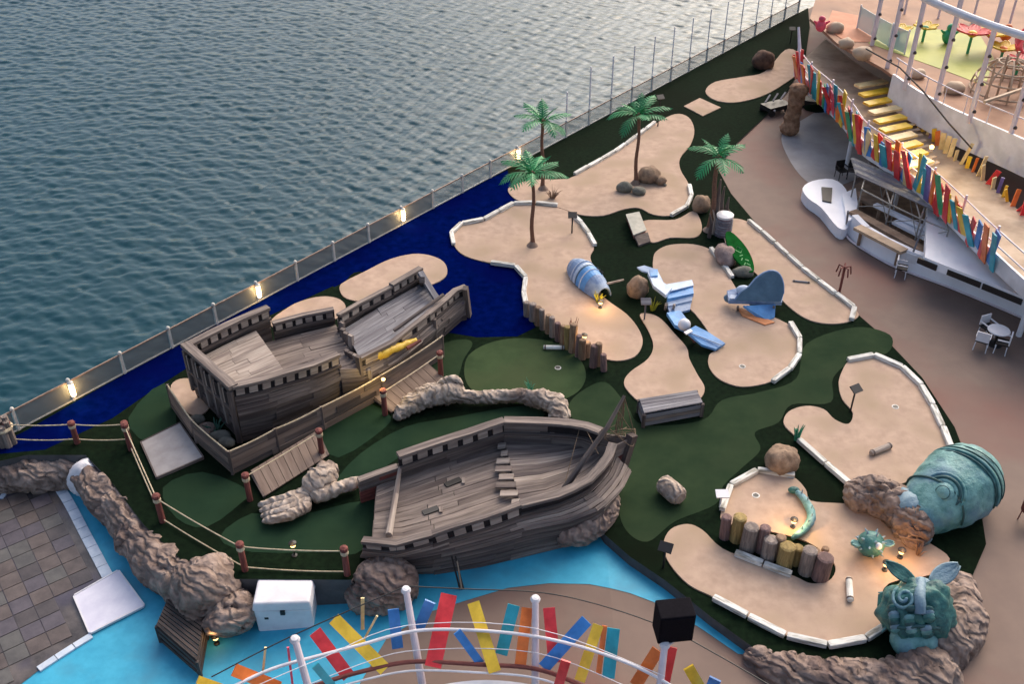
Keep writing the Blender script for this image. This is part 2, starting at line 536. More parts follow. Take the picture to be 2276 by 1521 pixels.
for k, px in enumerate([[(285, 930), (365, 852), (392, 945), (330, 985)], [(362, 1085), (450, 1050), (555, 1092), (540, 1115), (460, 1172), (392, 1152)],
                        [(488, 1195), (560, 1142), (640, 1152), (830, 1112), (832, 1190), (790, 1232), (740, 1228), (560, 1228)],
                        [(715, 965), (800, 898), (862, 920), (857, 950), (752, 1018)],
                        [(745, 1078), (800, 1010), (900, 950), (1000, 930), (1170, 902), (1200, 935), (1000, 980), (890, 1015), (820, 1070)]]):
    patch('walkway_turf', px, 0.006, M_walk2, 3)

# ================================================================== PUTTING GREENS (sand-coloured turf, raised a little, with edging)
unit_box = None
def ubox():
    global unit_box
    if unit_box is None:
        import bmesh
        bm = bmesh.new(); bmesh.ops.create_cube(bm, size=1.0)
        bmesh.ops.bevel(bm, geom=bm.edges[:], offset=0.07, segments=1, affect='EDGES')
        unit_box = bpy.data.meshes.new('border_block'); bm.to_mesh(unit_box); bm.free()
        unit_box.materials.append(M_bord)
    return unit_box
def border(parent, px, seg=1.15, w=0.20, h=0.17, smooth=True, z=0.03):
    pts = PS(px)
    if smooth and len(pts) > 2: pts = catmull(pts, False, 6)
    pts = resample(pts, seg)
    for a, b in zip(pts, pts[1:]):
        d = b-a
        c = (a+b)/2; c.z = z + h/2
        inst('border_block', ubox(), parent, c, (random.uniform(-.03, .03), random.uniform(-.02, .02), math.atan2(d.y, d.x)+random.uniform(-.035, .035)), (d.length*random.uniform(.93, .975), w*random.uniform(.93, 1.07), h))
def green(px, n=5, borders=(), h=0.05, island=None):
    pts = catmull(PS(px), True, n) if n else PS(px)
    # dark timber edge under the carpet
    o = props(MB().prism(pts, 0.0, h).build('putting_green', [M_sand]), kind='structure')
    for bpx in borders: border(o, bpx)
    rim = []
    return o
G = {}
G['A'] = green([(1132, 418), (1180, 402), (1245, 400), (1276, 393), (1370, 340), (1455, 278), (1500, 255), (1530, 262), (1543, 290), (1535, 322), (1512, 352), (1512, 378), (1530, 410), (1535, 440), (1520, 466), (1488, 481), (1450, 478), (1420, 464), (1385, 467), (1340, 481), (1290, 479), (1245, 464), (1205, 455), (1160, 450), (1136, 436)], 4,
               [[(1276, 391), (1370, 338), (1456, 275)], [(1531, 415), (1537, 440), (1521, 468), (1490, 483)]])
G['B'] = green([(1006, 520), (1018, 505), (1070, 496), (1110, 475), (1150, 457), (1240, 464), (1276, 482), (1300, 512), (1320, 550), (1312, 575), (1330, 620), (1340, 660), (1392, 700), (1420, 735), (1428, 766), (1410, 795), (1370, 804), (1332, 792), (1290, 748), (1240, 722), (1175, 692), (1165, 650), (1168, 610), (1140, 592), (1090, 586), (1035, 571), (1010, 548)], 4,
               [[(1009, 548), (1003, 522), (1018, 503), (1070, 494), (1110, 473), (1150, 454), (1240, 460)], [(1270, 478), (1300, 510), (1322, 550)], [(1090, 588), (1140, 594), (1168, 612), (1164, 650), (1170, 688)]])
G['C'] = green([(1428, 493), (1500, 490), (1540, 471), (1556, 490), (1559, 515), (1542, 530), (1490, 530), (1452, 541), (1432, 525)], 4)
G['D'] = green([(1622, 488), (1660, 494), (1700, 525), (1760, 580), (1820, 630), (1880, 675), (1908, 700), (1892, 715), (1850, 722), (1800, 714), (1758, 688), (1720, 650), (1680, 610), (1640, 575), (1612, 540), (1608, 505)], 4,
               [[(1662, 494), (1700, 525), (1760, 580), (1820, 630), (1880, 675), (1910, 701), (1892, 716)]])
G['E'] = green([(1452, 575), (1462, 558), (1490, 546), (1540, 545), (1580, 558), (1605, 590), (1625, 625), (1665, 680), (1750, 722), (1770, 750), (1775, 785), (1755, 822), (1715, 850), (1650, 862), (1600, 846), (1576, 818), (1576, 792), (1590, 770), (1545, 700), (1490, 655), (1455, 610)], 4,
               [[(1578, 556), (1605, 588), (1627, 622)], [(1756, 722), (1774, 750), (1778, 785), (1757, 824), (1715, 853)]])
G['F'] = green([(1422, 702), (1445, 700), (1470, 712), (1500, 745), (1526, 775), (1532, 800), (1550, 835), (1566, 865), (1552, 890), (1500, 900), (1432, 900), (1396, 872), (1387, 850), (1402, 828), (1440, 800), (1452, 770), (1440, 735)], 4)
G['G'] = green([(1868, 835), (1888, 803), (1930, 795), (1985, 810), (2035, 850), (2060, 890), (2085, 940), (2110, 1000), (2075, 1040), (1985, 1085), (1900, 1090), (1868, 1060), (1800, 1010), (1770, 975), (1742, 945), (1752, 918), (1790, 905), (1830, 912), (1855, 935), (1885, 945), (1895, 920), (1872, 890), (1864, 860)], 4,
               [[(1882, 806), (1930, 793), (1985, 808), (2035, 848), (2062, 890), (2087, 940), (2114, 1005)], [(1774, 982), (1800, 1011), (1868, 1062), (1900, 1092)]])
G['H'] = green([(1602, 1142), (1610, 1105), (1628, 1082), (1660, 1060), (1700, 1052), (1760, 1062), (1790, 1090), (1802, 1116), (1870, 1122), (1950, 1130), (2050, 1200), (2110, 1245), (2070, 1280), (1975, 1300), (1958, 1350), (1990, 1388), (1940, 1416), (1870, 1436), (1790, 1430), (1700, 1395), (1640, 1360), (1585, 1330), (1530, 1302), (1488, 1256), (1474, 1215), (1490, 1180), (1528, 1168), (1562, 1182), (1605, 1222), (1680, 1252), (1765, 1284), (1802, 1300), (1842, 1294), (1857, 1266), (1838, 1238), (1790, 1206), (1720, 1186), (1650, 1174), (1606, 1160)], 4,
               [[(1604, 1140), (1610, 1105), (1628, 1080), (1662, 1058), (1700, 1050), (1766, 1062)], [(1632, 1234), (1690, 1258), (1760, 1284)],
                [(1583, 1332), (1640, 1364), (1702, 1399), (1790, 1434), (1865, 1440), (1938, 1420), (1984, 1386)]])
G['J'] = green([(755, 640), (770, 626), (810, 606), (870, 577), (930, 566), (978, 578), (994, 600), (985, 622), (940, 642), (860, 670), (800, 672), (765, 662)], 4)
G['K'] = green([(600, 722), (640, 686), (680, 668), (722, 661), (756, 668), (768, 688), (740, 715), (660, 745)], 4)
G['K2'] = green([(380, 868), (400, 845), (440, 850), (470, 890), (455, 920), (420, 922)], 4)
G['L1'] = green([(1520, 237), (1555, 219), (1602, 240), (1562, 259)], 0)
G['L2'] = green([(1568, 203), (1590, 183), (1650, 172), (1700, 160), (1745, 112), (1775, 120), (1775, 160), (1735, 192), (1690, 216), (1630, 229), (1586, 222)], 4)
# ================================================================== WOOD, ROPE, ROCK
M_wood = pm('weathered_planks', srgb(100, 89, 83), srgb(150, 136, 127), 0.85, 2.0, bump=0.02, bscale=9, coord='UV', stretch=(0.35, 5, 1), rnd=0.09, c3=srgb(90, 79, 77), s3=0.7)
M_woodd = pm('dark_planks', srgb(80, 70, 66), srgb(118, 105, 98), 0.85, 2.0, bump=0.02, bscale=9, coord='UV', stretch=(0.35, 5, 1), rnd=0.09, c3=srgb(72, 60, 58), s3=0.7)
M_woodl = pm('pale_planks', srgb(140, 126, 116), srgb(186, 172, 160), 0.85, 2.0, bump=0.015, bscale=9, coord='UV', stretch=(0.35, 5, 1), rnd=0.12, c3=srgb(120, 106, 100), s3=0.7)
M_woodg = pm('grey_planks', srgb(112, 110, 114), srgb(146, 144, 148), 0.85, 2.0, bump=0.015, bscale=9, coord='UV', stretch=(0.35, 5, 1), rnd=0.08, c3=srgb(96, 92, 98), s3=0.7)
M_red = pm('red_brown_wood', srgb(94, 46, 42), srgb(134, 74, 66), 0.8, 3.0, bump=0.015, coord='UV', stretch=(0.5, 4, 1), rnd=0.12)
M_brown = pm('brown_boards', srgb(112, 94, 84), srgb(136, 118, 106), 0.85, 1.5, bump=0.008, coord='UV', stretch=(0.4, 4, 1), rnd=0.08)
M_rope = pm('pale_rope', srgb(170, 152, 124), srgb(206, 190, 162), 0.9, 8, bump=0.01)
M_ropeb = pm('dark_rope', srgb(96, 78, 62), srgb(128, 108, 88), 0.9, 8, bump=0.01)
M_rock = pm('sculpted_rock', srgb(104, 86, 78), srgb(166, 146, 134), 0.9, 2.2, bump=0.05, bscale=5, c3=srgb(84, 70, 66), s3=0.8)
def strata(name, c1, c2, c3, dist=0.06, wsc=1.3, wd=9.0):
    m = pm(name, c1, c2, 0.9, 1.6, c3=c3, s3=0.7)
    t = m.node_tree; N = t.nodes; L = t.links
    b = N['Principled BSDF']
    tc = N.new('ShaderNodeTexCoord')
    wv = N.new('ShaderNodeTexWave'); wv.inputs['Scale'].default_value = wsc; wv.inputs['Distortion'].default_value = wd
    wv.inputs['Detail'].default_value = 3; wv.inputs['Detail Scale'].default_value = 0.8; wv.bands_direction = 'DIAGONAL'
    L.new(tc.outputs['Object'], wv.inputs['Vector'])
    nz = N.new('ShaderNodeTexNoise'); nz.inputs['Scale'].default_value = 7; nz.inputs['Detail'].default_value = 6
    L.new(tc.outputs['Object'], nz.inputs['Vector'])
    ad = N.new('ShaderNodeMath'); ad.operation = 'MULTIPLY_ADD'; ad.inputs[1].default_value = 0.45
    L.new(nz.outputs['Fac'], ad.inputs[0]); L.new(wv.outputs['Fac'], ad.inputs[2])
    bp = N.new('ShaderNodeBump'); bp.inputs['Distance'].default_value = dist; bp.inputs['Strength'].default_value = 1.0
    L.new(ad.outputs[0], bp.inputs['Height']); L.new(bp.outputs[0], b.inputs['Normal'])
    # base colour darkens along the low wave bands
    src = b.inputs['Base Color'].links[0].from_socket
    mx = N.new('ShaderNodeMix'); mx.data_type = 'RGBA'; mx.blend_type = 'MULTIPLY'
    rp = N.new('ShaderNodeValToRGB'); rp.color_ramp.elements[0].color = (.5, .46, .44, 1); rp.color_ramp.elements[1].position = .55
    L.new(wv.outputs['Fac'], rp.inputs[0])
    mx.inputs['Factor'].default_value = .6
    L.new(src, mx.inputs['A']); L.new(rp.outputs[0], mx.inputs['B'])
    L.new(mx.outputs['Result'], b.inputs['Base Color'])
    return m
M_rock = strata('sculpted_rock', srgb(122, 104, 94), srgb(170, 150, 138), srgb(112, 94, 88), .06, 1.3, 15.0)
M_bone = strata('pale_driftwood', srgb(160, 144, 130), srgb(206, 190, 176), srgb(130, 112, 102), .05, 1.1, 22)
M_dark = pm('dark_gap', srgb(26, 22, 24), srgb(36, 30, 32), 0.9, 3)
M_black = pm('black_metal', srgb(20, 18, 20), srgb(32, 30, 32), 0.5, 5)
M_white = pm('white_paint', srgb(214, 212, 216), srgb(232, 230, 234), 0.45, 1.5, c3=srgb(198, 196, 200), s3=0.8)

def lerp_line(line, k):
    """point at fraction k of a polyline"""
    L = [0.0]
    for a, b in zip(line, line[1:]): L.append(L[-1]+(b-a).length)
    s = k*L[-1]
    for i in range(len(line)-1):
        if L[i+1] >= s or i == len(line)-2:
            d = L[i+1]-L[i]
            return line[i].lerp(line[i+1], (s-L[i])/d if d > 1e-9 else 0)
def plank_wall(parent, low, top, rows, pieces, mat, thick=0.07, jit=0.03, name='plank', mats=None, gap=0.007, ends=0.0):
    """clinker wall of separate planks between two lines"""
    for r in range(rows):
        cuts = [0.0] + sorted((i + random.uniform(-.25, .25))/pieces for i in range(1, pieces)) + [1.0]
        for a, b in zip(cuts, cuts[1:]):
            ns = 5
            e = random.uniform(0, ends) if b == 1.0 else 0
            ks = [a + (b-e-a)*i/ns for i in range(ns+1)]
            g = gap/max(0.1, (top[0]-low[0]).length)
            t0, t1 = r/rows + g, (r+1)/rows - g
            o = random.uniform(-jit, jit)
            rowsp = []
            for t in (t0, t1):
                line = []
                for k in ks:
                    pl, pt = lerp_line(low, k), lerp_line(top, k)
                    n = (lerp_line(top, min(1, k+.02)) - lerp_line(top, max(0, k-.02))).cross(pt-pl)
                    n = n.normalized() if n.length > 1e-6 else Vector((0, 0, 0))
                    line.append(pl.lerp(pt, t) + n*o)
                rowsp.append(line)
            mm = random.choice(mats) if mats else mat
            MB().grid(rowsp, thick=thick*random.uniform(.8, 1.2)).build(name, mm, parent)
def deck_planks(parent, left, right, strips, pieces, mat, z=None, thick=0.06, mats=None, name='deck_plank', jit=0.012):
    """planks run along the two lines"""
    for s in range(strips):
        cuts = [0.0] + sorted((i + random.uniform(-.3, .3))/pieces for i in range(1, pieces)) + [1.0]
        for a, b in zip(cuts, cuts[1:]):
            ns = 4
            dz = random.uniform(-jit, jit)
            rowsp = []
            for t in ((s+.018)/strips, (s+.982)/strips):
                rowsp.append([lerp_line(left, a+(b-.004-a)*i/ns).lerp(lerp_line(right, a+(b-.004-a)*i/ns), t) + Vector((0, 0, dz)) for i in range(ns+1)])
            MB().grid(rowsp, thick=thick).build(name, random.choice(mats) if mats else mat, parent)
def gunwale(parent, line, inward, nblk, drop=0.42, back=True, capw=0.30, mat=None, cap_gap=None):
    """cap rail, lower rail and the pale blocks between them"""
    mat = mat or M_wood
    z = Vector((0, 0, 1))
    ln = resample(line, 0.6)
    for nm, dz, w, h in (('cap_rail', 0.05, capw, 0.12), ('lower_rail', -drop, capw*0.8, 0.10)):
        mb = MB()
        n = len(ln)
        prof = [(-w/2, -h/2), (w/2, -h/2), (w/2, h/2), (-w/2, h/2)]
        rows = []
        V, F, U = [], [], []
        for i, p in enumerate(ln):
            t = (ln[min(n-1, i+1)]-ln[max(0, i-1)]).normalized()
            s_ = t.cross(z).normalized()
            for (a, b) in prof: V.append(p + s_*a + z*(b+dz) + z*random.uniform(-.008, .008))
        for i in range(n-1):
            for k in range(4):
                k2 = (k+1) % 4
                F.append((i*4+k, i*4+k2, (i+1)*4+k2, (i+1)*4+k))
                U.append([(i*.6, k*.3), (i*.6, k*.3+.3), (i*.6+.6, k*.3+.3), (i*.6+.6, k*.3)])
        F += [(3, 2, 1, 0), tuple((n-1)*4+k for k in range(4))]; U += [[(0, 0), (.3, 0), (.3, .1), (0, .1)]]*2
        mb.add(V, F, U).build(nm, M_woodd if nm == 'lower_rail' else mat, parent)
    if back:
        MB().grid([[p - z*drop for p in ln], [p for p in ln]], thick=0.06).build('rail_backing', M_dark, parent)
    for i in range(nblk):
        k0, k1 = (i+.2)/nblk, (i+.84)/nblk
        a, b = lerp_line(line, k0), lerp_line(line, k1)
        a = a - z*(drop*0.5-.02); b = b - z*(drop*0.5-.02)
        MB().beam(a, b, 0.17, drop*0.62).build('rail_block', M_woodl, parent)

# ------------------------------------------------------------------ the larger wreck
def ship_one():
    S = thing('shipwreck', P(640, 900), 'long weathered wooden pirate ship wreck beside the navy turf and sea rail', 'shipwreck')
    z = Vector((0, 0, 1))
    def down(line, out=0.0, zb=0.0):
        return [Vector((p.x, p.y, zb)) + o_*out for p, o_ in zip(line, [Vector((0, 0, 0))]*len(line))]
    Rs = PS([(516, 862, 2.4), (580, 848, 2.35), (645, 828, 2.25), (700, 812, 2.15), (752, 790, 2.05)])
    Rf = PS([(752, 800, 1.95), (800, 800, 1.75), (870, 765, 1.6), (950, 702, 1.55), (1000, 660, 1.55), (1026, 636, 1.6)])
    Ls = PS([(415, 772, 2.4), (470, 743, 2.4), (530, 714, 2.4), (597, 686, 2.4)])
    Lw = PS([(606, 722, 1.75), (670, 704, 1.7), (742, 690, 1.7)])
    Lf = PS([(752, 704, 1.85), (800, 676, 1.7), (870, 640, 1.6), (936, 603, 1.55)])
    # hull sides
    def side(line, rows, pieces, bulge, mats, zb=0.02, ends=0.0):
        n = len(line)
        low, mid = [], []
        for i, p in enumerate(line):
            t = (line[min(n-1, i+1)]-line[max(0, i-1)]).normalized()
            o_ = t.cross(z).normalized()
            low.append(Vector((p.x, p.y, zb)) + o_*bulge*0.2)
            mid.append(Vector((p.x, p.y, p.z*0.55)) + o_*bulge)
        top = [p - z*0.40 for p in line]
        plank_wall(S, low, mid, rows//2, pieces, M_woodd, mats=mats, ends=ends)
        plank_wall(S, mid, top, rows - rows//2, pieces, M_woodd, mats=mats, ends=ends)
    bow = P(1040, 660, 1.5)
    RfB = Rf + [P(1036, 640, 1.55)]
    side(Rs, 8, 3, 0.22, [M_woodd, M_woodd, M_wood])
    side(RfB, 7, 4, 0.22, [M_woodd, M_wood, M_wood])
    side(Ls[::-1], 7, 2, 0.15, [M_woodd])
    side(Lf[::-1], 6, 3, 0.15, [M_woodd])
    side(Lw[::-1], 6, 2, 0.10, [M_woodd])
    gunwale(S, Rs, -1, 9)
    gunwale(S, Ls, 1, 8)
    gunwale(S, Lw, 1, 6, drop=0.36, capw=0.22)
    gunwale(S, RfB[1:4], -1, 4, drop=0.36, capw=0.2)
    gunwale(S, RfB[3:], -1, 6, drop=0.36, capw=0.26)
    gunwale(S, Lf[:3], 1, 5, drop=0.36, capw=0.2)
    gunwale(S, [Lf[2]+z*.08, Lf[3]+z*.1], 1, 4, drop=0.36, capw=0.26)
    # transom with its carved windows
    a, b = Ls[0], Rs[0]
    out = (b-a).cross(z).normalized()
    if out.dot(P(600, 780)-P(450, 830)) > 0: out = -out
    la, lb = Vector((a.x, a.y, 0.3)) + out*0.05, Vector((b.x, b.y, 0.02)) + out*0.05
    plank_wall(S, [la, lb], [a - z*0.1, b - z*0.1], 8, 2, M_woodd, mats=[M_woodd])
    MB().beam(a+z*.08-(b-a).normalized()*.12, b+z*.08+(b-a).normalized()*.12, 0.34, 0.16).build('transom_rail', M_wood, S)
    MB().beam(a-z*.95+out*.1, b-z*.95+out*.1, 0.16, 0.14).build('transom_rail', M_woodd, S)
    for i in range(5):
        k = (i+.5)/5
        c = a.lerp(b, k) + out*0.11
        MB().beam(a.lerp(b, i/5)-z*0.1+out*.12, a.lerp(b, i/5)-z*(1.9)+out*.10, 0.14, 0.14).build('transom_rib', M_wood, S)
        w = MB().beam(c - z*.86, c - z*.28, 0.34, 0.05, up=out).build('stern_window', M_dark, S)
        for dx in (-.19, .19):
            p = c + (b-a).normalized()*dx
            MB().beam(p - z*.9+out*.02, p - z*.24+out*.02, 0.05, 0.05).build('window_frame', M_woodl, w)
    MB().beam(b-z*.1+out*.1, Vector((b.x, b.y, 0.02))+out*.1, 0.2, 0.2).build('corner_post', M_woodd, S)
    # decks
    def at(line, k): return lerp_line(line, k)
    def ins(pl, pr, t, dz):
        return None
    zd = 1.80
    l0 = [Vector((p.x, p.y, zd)) for p in (at(Ls, .02), at(Ls, .5), at(Ls, .80))]
    r0 = [Vector((p.x, p.y, zd)) for p in (at(Rs, .0), at(Rs, .28), at(Rs, .52))]
    l0 = [p.lerp(q_, .05) for p, q_ in zip(l0, r0)]; r0 = [q_.lerp(p, .05) for p, q_ in zip(l0, r0)]
    l0 = [p + (l0[1]-l0[0]).normalized()*0.12*(i == 0) for i, p in enumerate(l0)]
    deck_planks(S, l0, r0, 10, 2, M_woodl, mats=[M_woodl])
    # bulkhead below the quarterdeck
    e0, e1 = l0[-1], r0[-1]
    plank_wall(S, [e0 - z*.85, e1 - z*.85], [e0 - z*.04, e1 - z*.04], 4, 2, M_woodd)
    zd = 1.05
    l1 = [Vector((p.x, p.y, zd)) for p in (at(Ls, .80), at(Lw, .1), at(Lw, 1.0))]
    r1 = [Vector((p.x, p.y, zd)) for p in (at(Rs, .52), at(Rs, .8), at(Rf, .12))]
    deck_planks(S, [p.lerp(q_, .03) for p, q_ in zip(l1, r1)], [q_.lerp(p, .03) for p, q_ in zip(l1, r1)], 11, 2, M_wood)
    l2 = [Vector((p.x, p.y, 1.18 - .10*i)) for i, p in enumerate((at(Lf, .05), at(Lf, .5), at(Lf, 1.0)))]
    r2 = [Vector((p.x, p.y, 1.18 - .10*i)) for i, p in enumerate((at(Rf, .14), at(Rf, .5), at(Rf, .86)))]
    deck_planks(S, [p.lerp(q_, .03) for p, q_ in zip(l2, r2)], [q_.lerp(p, .03) for p, q_ in zip(l2, r2)], 10, 2, M_woodg)
    # splintered break between waist and foredeck
    for i in range(11):
        k = i/10
        p = l2[0].lerp(r2[0], k)
        h = random.uniform(.12, .45) + .35*(abs(k-.5)*2)**3
        dirv = (l2[1]-l2[0]).normalized()
        p = p - dirv*random.uniform(0.05, .3)
        MB().beam(p - z*.5, p + z*h - dirv*random.uniform(-.1, .15), 0.2, 0.12, up=dirv).build('broken_timber', random.choice([M_woodl, M_woodd, M_wood]), S)
    # broken bow: fore bulkhead, stem post and braces
    e0, e1 = l2[-1], r2[-1]
    plank_wall(S, [Vector((e0.x, e0.y, .02)), Vector((e1.x, e1.y, .02))], [e0 + z*.35, e1 + z*.1], 5, 1, M_woodg, mats=[M_woodg])
    MB().tube([P(986, 655, 1.9), P(876, 735, 1.35)], 0.07, 8).build('fallen_spar', M_woodd, S)
    MB().beam(P(934, 606, 1.75), P(972, 668, 1.2), 0.24, 0.16).build('bow_beam', M_woodg, S)
    MB().beam(P(938, 622, 1.75), P(944, 640, 0.1), 0.22, 0.24).build('stem_post', M_woodd, S)
    MB().beam(P(1034, 640, 1.7), P(1042, 702, 0.05), 0.2, 0.24).build('stem_post', M_woodd, S)
    for px, py in ((820, 812), (905, 742), (965, 700)):
        a_ = P(px, py, 1.5)
        MB().beam(a_ - z*.2, Vector((a_.x, a_.y, .1)), 0.14, 0.14).build('hull_rib', M_wood, S)
ship_one()

# ------------------------------------------------------------------ the smaller wreck
def ship_two():
    S = thing('shipwreck', P(1050, 1150), 'open wooden ship wreck with round bow above the cyan deck', 'shipwreck')
    z = Vector((0, 0, 1))
    near = PS([(806, 1204, .85), (880, 1212, 1.0), (960, 1190, 1.15), (1018, 1170, 1.3), (1066, 1156, 1.38), (1110, 1142, 1.45), (1157, 1124, 1.5), (1252, 1100, 1.6), (1315, 1066, 1.7), (1350, 1024, 1.8), (1362, 990, 1.85)])
    far = PS([(885, 1016, 1.6), (960, 990, 1.6), (1040, 965, 1.62), (1120, 938, 1.7), (1210, 940, 1.72), (1290, 946, 1.75), (1335, 962, 1.82)])
    stern_far = PS([(797, 1072, .95), (840, 1056, 1.0), (884, 1041, 1.05)])
    bot_px = [(800, 1268), (880, 1278), (960, 1277), (1018, 1268), (1066, 1260), (1110, 1250), (1180, 1233), (1260, 1213), (1318, 1188), (1350, 1140), (1360, 1095)]
    bot = [PL(*p) + Vector((0, 0, .02)) for p in bot_px[:8]] + PS(bot_px[8:], 0.02)
    # bulging side
    n = len(near)
    mid = []
    for i in range(n):
        t = (near[min(n-1, i+1)]-near[max(0, i-1)]).normalized()
        o_ = t.cross(z).normalized()
        m = near[i].lerp(bot[i], .45)
        bul = 0.12 + 0.5*max(0, (i-6)/4)
        mid.append(m + o_*bul)
    top = [p - z*.36 for p in near]
    plank_wall(S, bot, mid, 5, 4, M_wood, mats=[M_wood, M_wood, M_woodd])
    plank_wall(S, mid, top, 5, 4, M_wood, mats=[M_wood, M_wood, M_woodl])
    gunwale(S, near[:3], -1, 3, drop=.3, capw=.24)
    gunwale(S, near[2:7], -1, 5, drop=.42, capw=.2)
    gunwale(S, near[6:], -1, 0, drop=.36, capw=.3, back=True)
    gunwale(S, far[:4], 1, 7, drop=.45, capw=.3)
    gunwale(S, far[3:], 1, 0, drop=.45, capw=.34)
    # far side boards
    lowf = [Vector((p.x, p.y, 0.02)) for p in far]
    plank_wall(S, lowf[:4], [p - z*.45 for p in far[:4]], 4, 2, M_woodd)
    plank_wall(S, lowf[3:], [p - z*.1 for p in far[3:]], 6, 2, M_wood)
    gunwale(S, stern_far, 1, 0, drop=.3, capw=.26)
    plank_wall(S, [Vector((p.x, p.y, .02)) for p in stern_far], [p - z*.05 for p in stern_far], 4, 2, M_red, mats=[M_red, M_woodd])
    # main deck (planks run fore and aft) and raised foredeck
    zl = .62
    L1 = PS([(838, 1082), (900, 1052), (1000, 1015), (1122, 978)], zl)
    R1 = PS([(828, 1215), (900, 1222), (1020, 1190), (1160, 1140)], zl)
    deck_planks(S, L1, R1, 15, 2, M_wood, mats=[M_wood]*5+[M_woodd])
    L2 = PS([(1118, 968), (1200, 972), (1290, 975), (1330, 985)], .82)
    R2 = PS([(1158, 1128), (1240, 1110), (1306, 1068), (1345, 1015)], .82)
    deck_planks(S, L2, R2, 13, 1, M_wood, mats=[M_wood, M_wood, M_wood, M_woodl])
    plank_wall(S, [L2[0]-z*.25, R2[0]-z*.25], [L2[0], R2[0]], 1, 2, M_woodd)
    # splintered edge lying over the step
    for i in range(9):
        p = L2[0].lerp(R2[0], (i+.5)/9) + z*.05
        d = (L2[0]-L2[1]).normalized()
        MB().beam(p, p + d*random.uniform(.15, .7) - z*.06, .26, .05).build('broken_plank', random.choice([M_woodl, M_wood]), S)
    # hatch slots
    for (a, b) in (((990, 1080), (1024, 1066)), ((940, 1142), (974, 1130))):
        h = MB().beam(P(*a, zl+.05), P(*b, zl+.05), .22, .06).build('hatch', M_black, S)
        MB().beam(P(b[0]+6, b[1]-2, zl+.07), P(b[0]+6, b[1]+10, zl+.07), .1, .08).build('hatch_coaming', M_woodl, h)
    # transom end at the stern and pale broken spar across it
    plank_wall(S, [L1[0]-z*.6, R1[0]-z*.6], [L1[0]+z*.02, R1[0]+z*.02], 4, 2, M_woodd)
    MB().tube([P(889, 1040, 1.15), P(880, 1100, .85), P(864, 1190, .95)], [.06, .09, .11], 8).build('fallen_spar', M_woodl, S)
    # bow: stem, planks closing it, bowsprit
    tip = P(1405, 972, 1.9)
    tipb = P(1368, 1085, .05)
    plank_wall(S, [lowf[-1], tipb], [far[-1], tip], 7, 1, M_wood)
    plank_wall(S, [bot[-1], tipb], [near[-1]-z*.05, tip], 7, 1, M_wood, mats=[M_wood, M_red])
    MB().beam(tip+z*.1, tipb, .26, .3).build('stem_post', M_woodd, S)
    MB().tube([P(1246, 1100, .85), P(1300, 1020, 1.9), P(1350, 950, 2.7), P(1388, 880, 3.4)], [.11, .1, .08, .05], 8).build('bowsprit', M_woodd, S)
    # slack rigging hanging round the bowsprit
    anchor = [P(1350, 950, 2.7), P(1375, 915, 3.05), P(1388, 884, 3.35)]
    for i in range(14):
        a = random.choice(anchor)
        e = P(random.uniform(1330, 1425), random.uniform(950, 1000), random.uniform(1.2, 1.9))
        m = a.lerp(e, .5) - z*random.uniform(.15, .5) + Vector((random.uniform(-.3, .3), random.uniform(-.3, .3), 0))
        MB().tube(catmull([a, m, e], False, 5), .014, 5).build('rigging', M_ropeb, S)
    for k in range(5):
        y = .25 + k*.14
        MB().tube(catmull([P(1340, 960, 2.5).lerp(P(1345, 985, 1.3), y), P(1380, 945, 2.7).lerp(P(1385, 985, 1.3), y), P(1412, 945, 2.3).lerp(P(1415, 985, 1.2), y)], False, 5), .013, 5).build('rigging', M_ropeb, S)
    # forestays
    for a, b in (((1290, 946, 1.75), (1250, 1095, .9)), ((1330, 1010, 1.8), (1300, 950, 1.8))):
        MB().tube([P(*a), P(*b)], .012, 5).build('rigging', M_ropeb, S)
    # iron ring and hanging ladder on the side
    for dx in (0, 1):
        MB().tube([P(1004+dx*8, 1238, .3), P(1022+dx*8, 1310, -.75)], .03, 6).build('ladder_rail', M_black, S)
ship_two()
# ================================================================== SEA RAIL
def glass(name, col, alpha, rough=0.15):
    m = pm(name, col, None, rough, alpha=alpha, spec=0.5)
    return m
M_glass = glass('grey_screen', srgb(126, 127, 124), 0.58, 0.35)
M_glass2 = glass('pale_screen', srgb(150, 152, 148), 0.30, 0.25)
M_post = pm('rail_post_paint', srgb(190, 186, 178), srgb(214, 210, 202), 0.5, 4)
M_railtop = pm('varnished_rail', srgb(120, 98, 84), srgb(150, 126, 110), 0.5, 6)
M_lamp = pm('lit_lamp', srgb(255, 214, 140), None, 0.4, emit=(1.0, 0.66, 0.28, 1), estr=9.0)
def lamp_light(o, loc, power, rad=0.08, col=(1.0, 0.66, 0.30)):
    d = bpy.data.lights.new('lamp_glow', 'POINT')
    d.energy = power; d.color = col; d.shadow_soft_size = rad
    l = bpy.data.objects.new('lamp_glow', d)
    C.objects.link(l)
    l.parent = o
    l.location = Vector(loc) - ORIG[o.name]
    return l
sp = (RB-RA).length/10
hr = HT(480, 722, 682)
KMAX = int(((rail_pt(s_end+4))-RA).dot(rd)/sp)
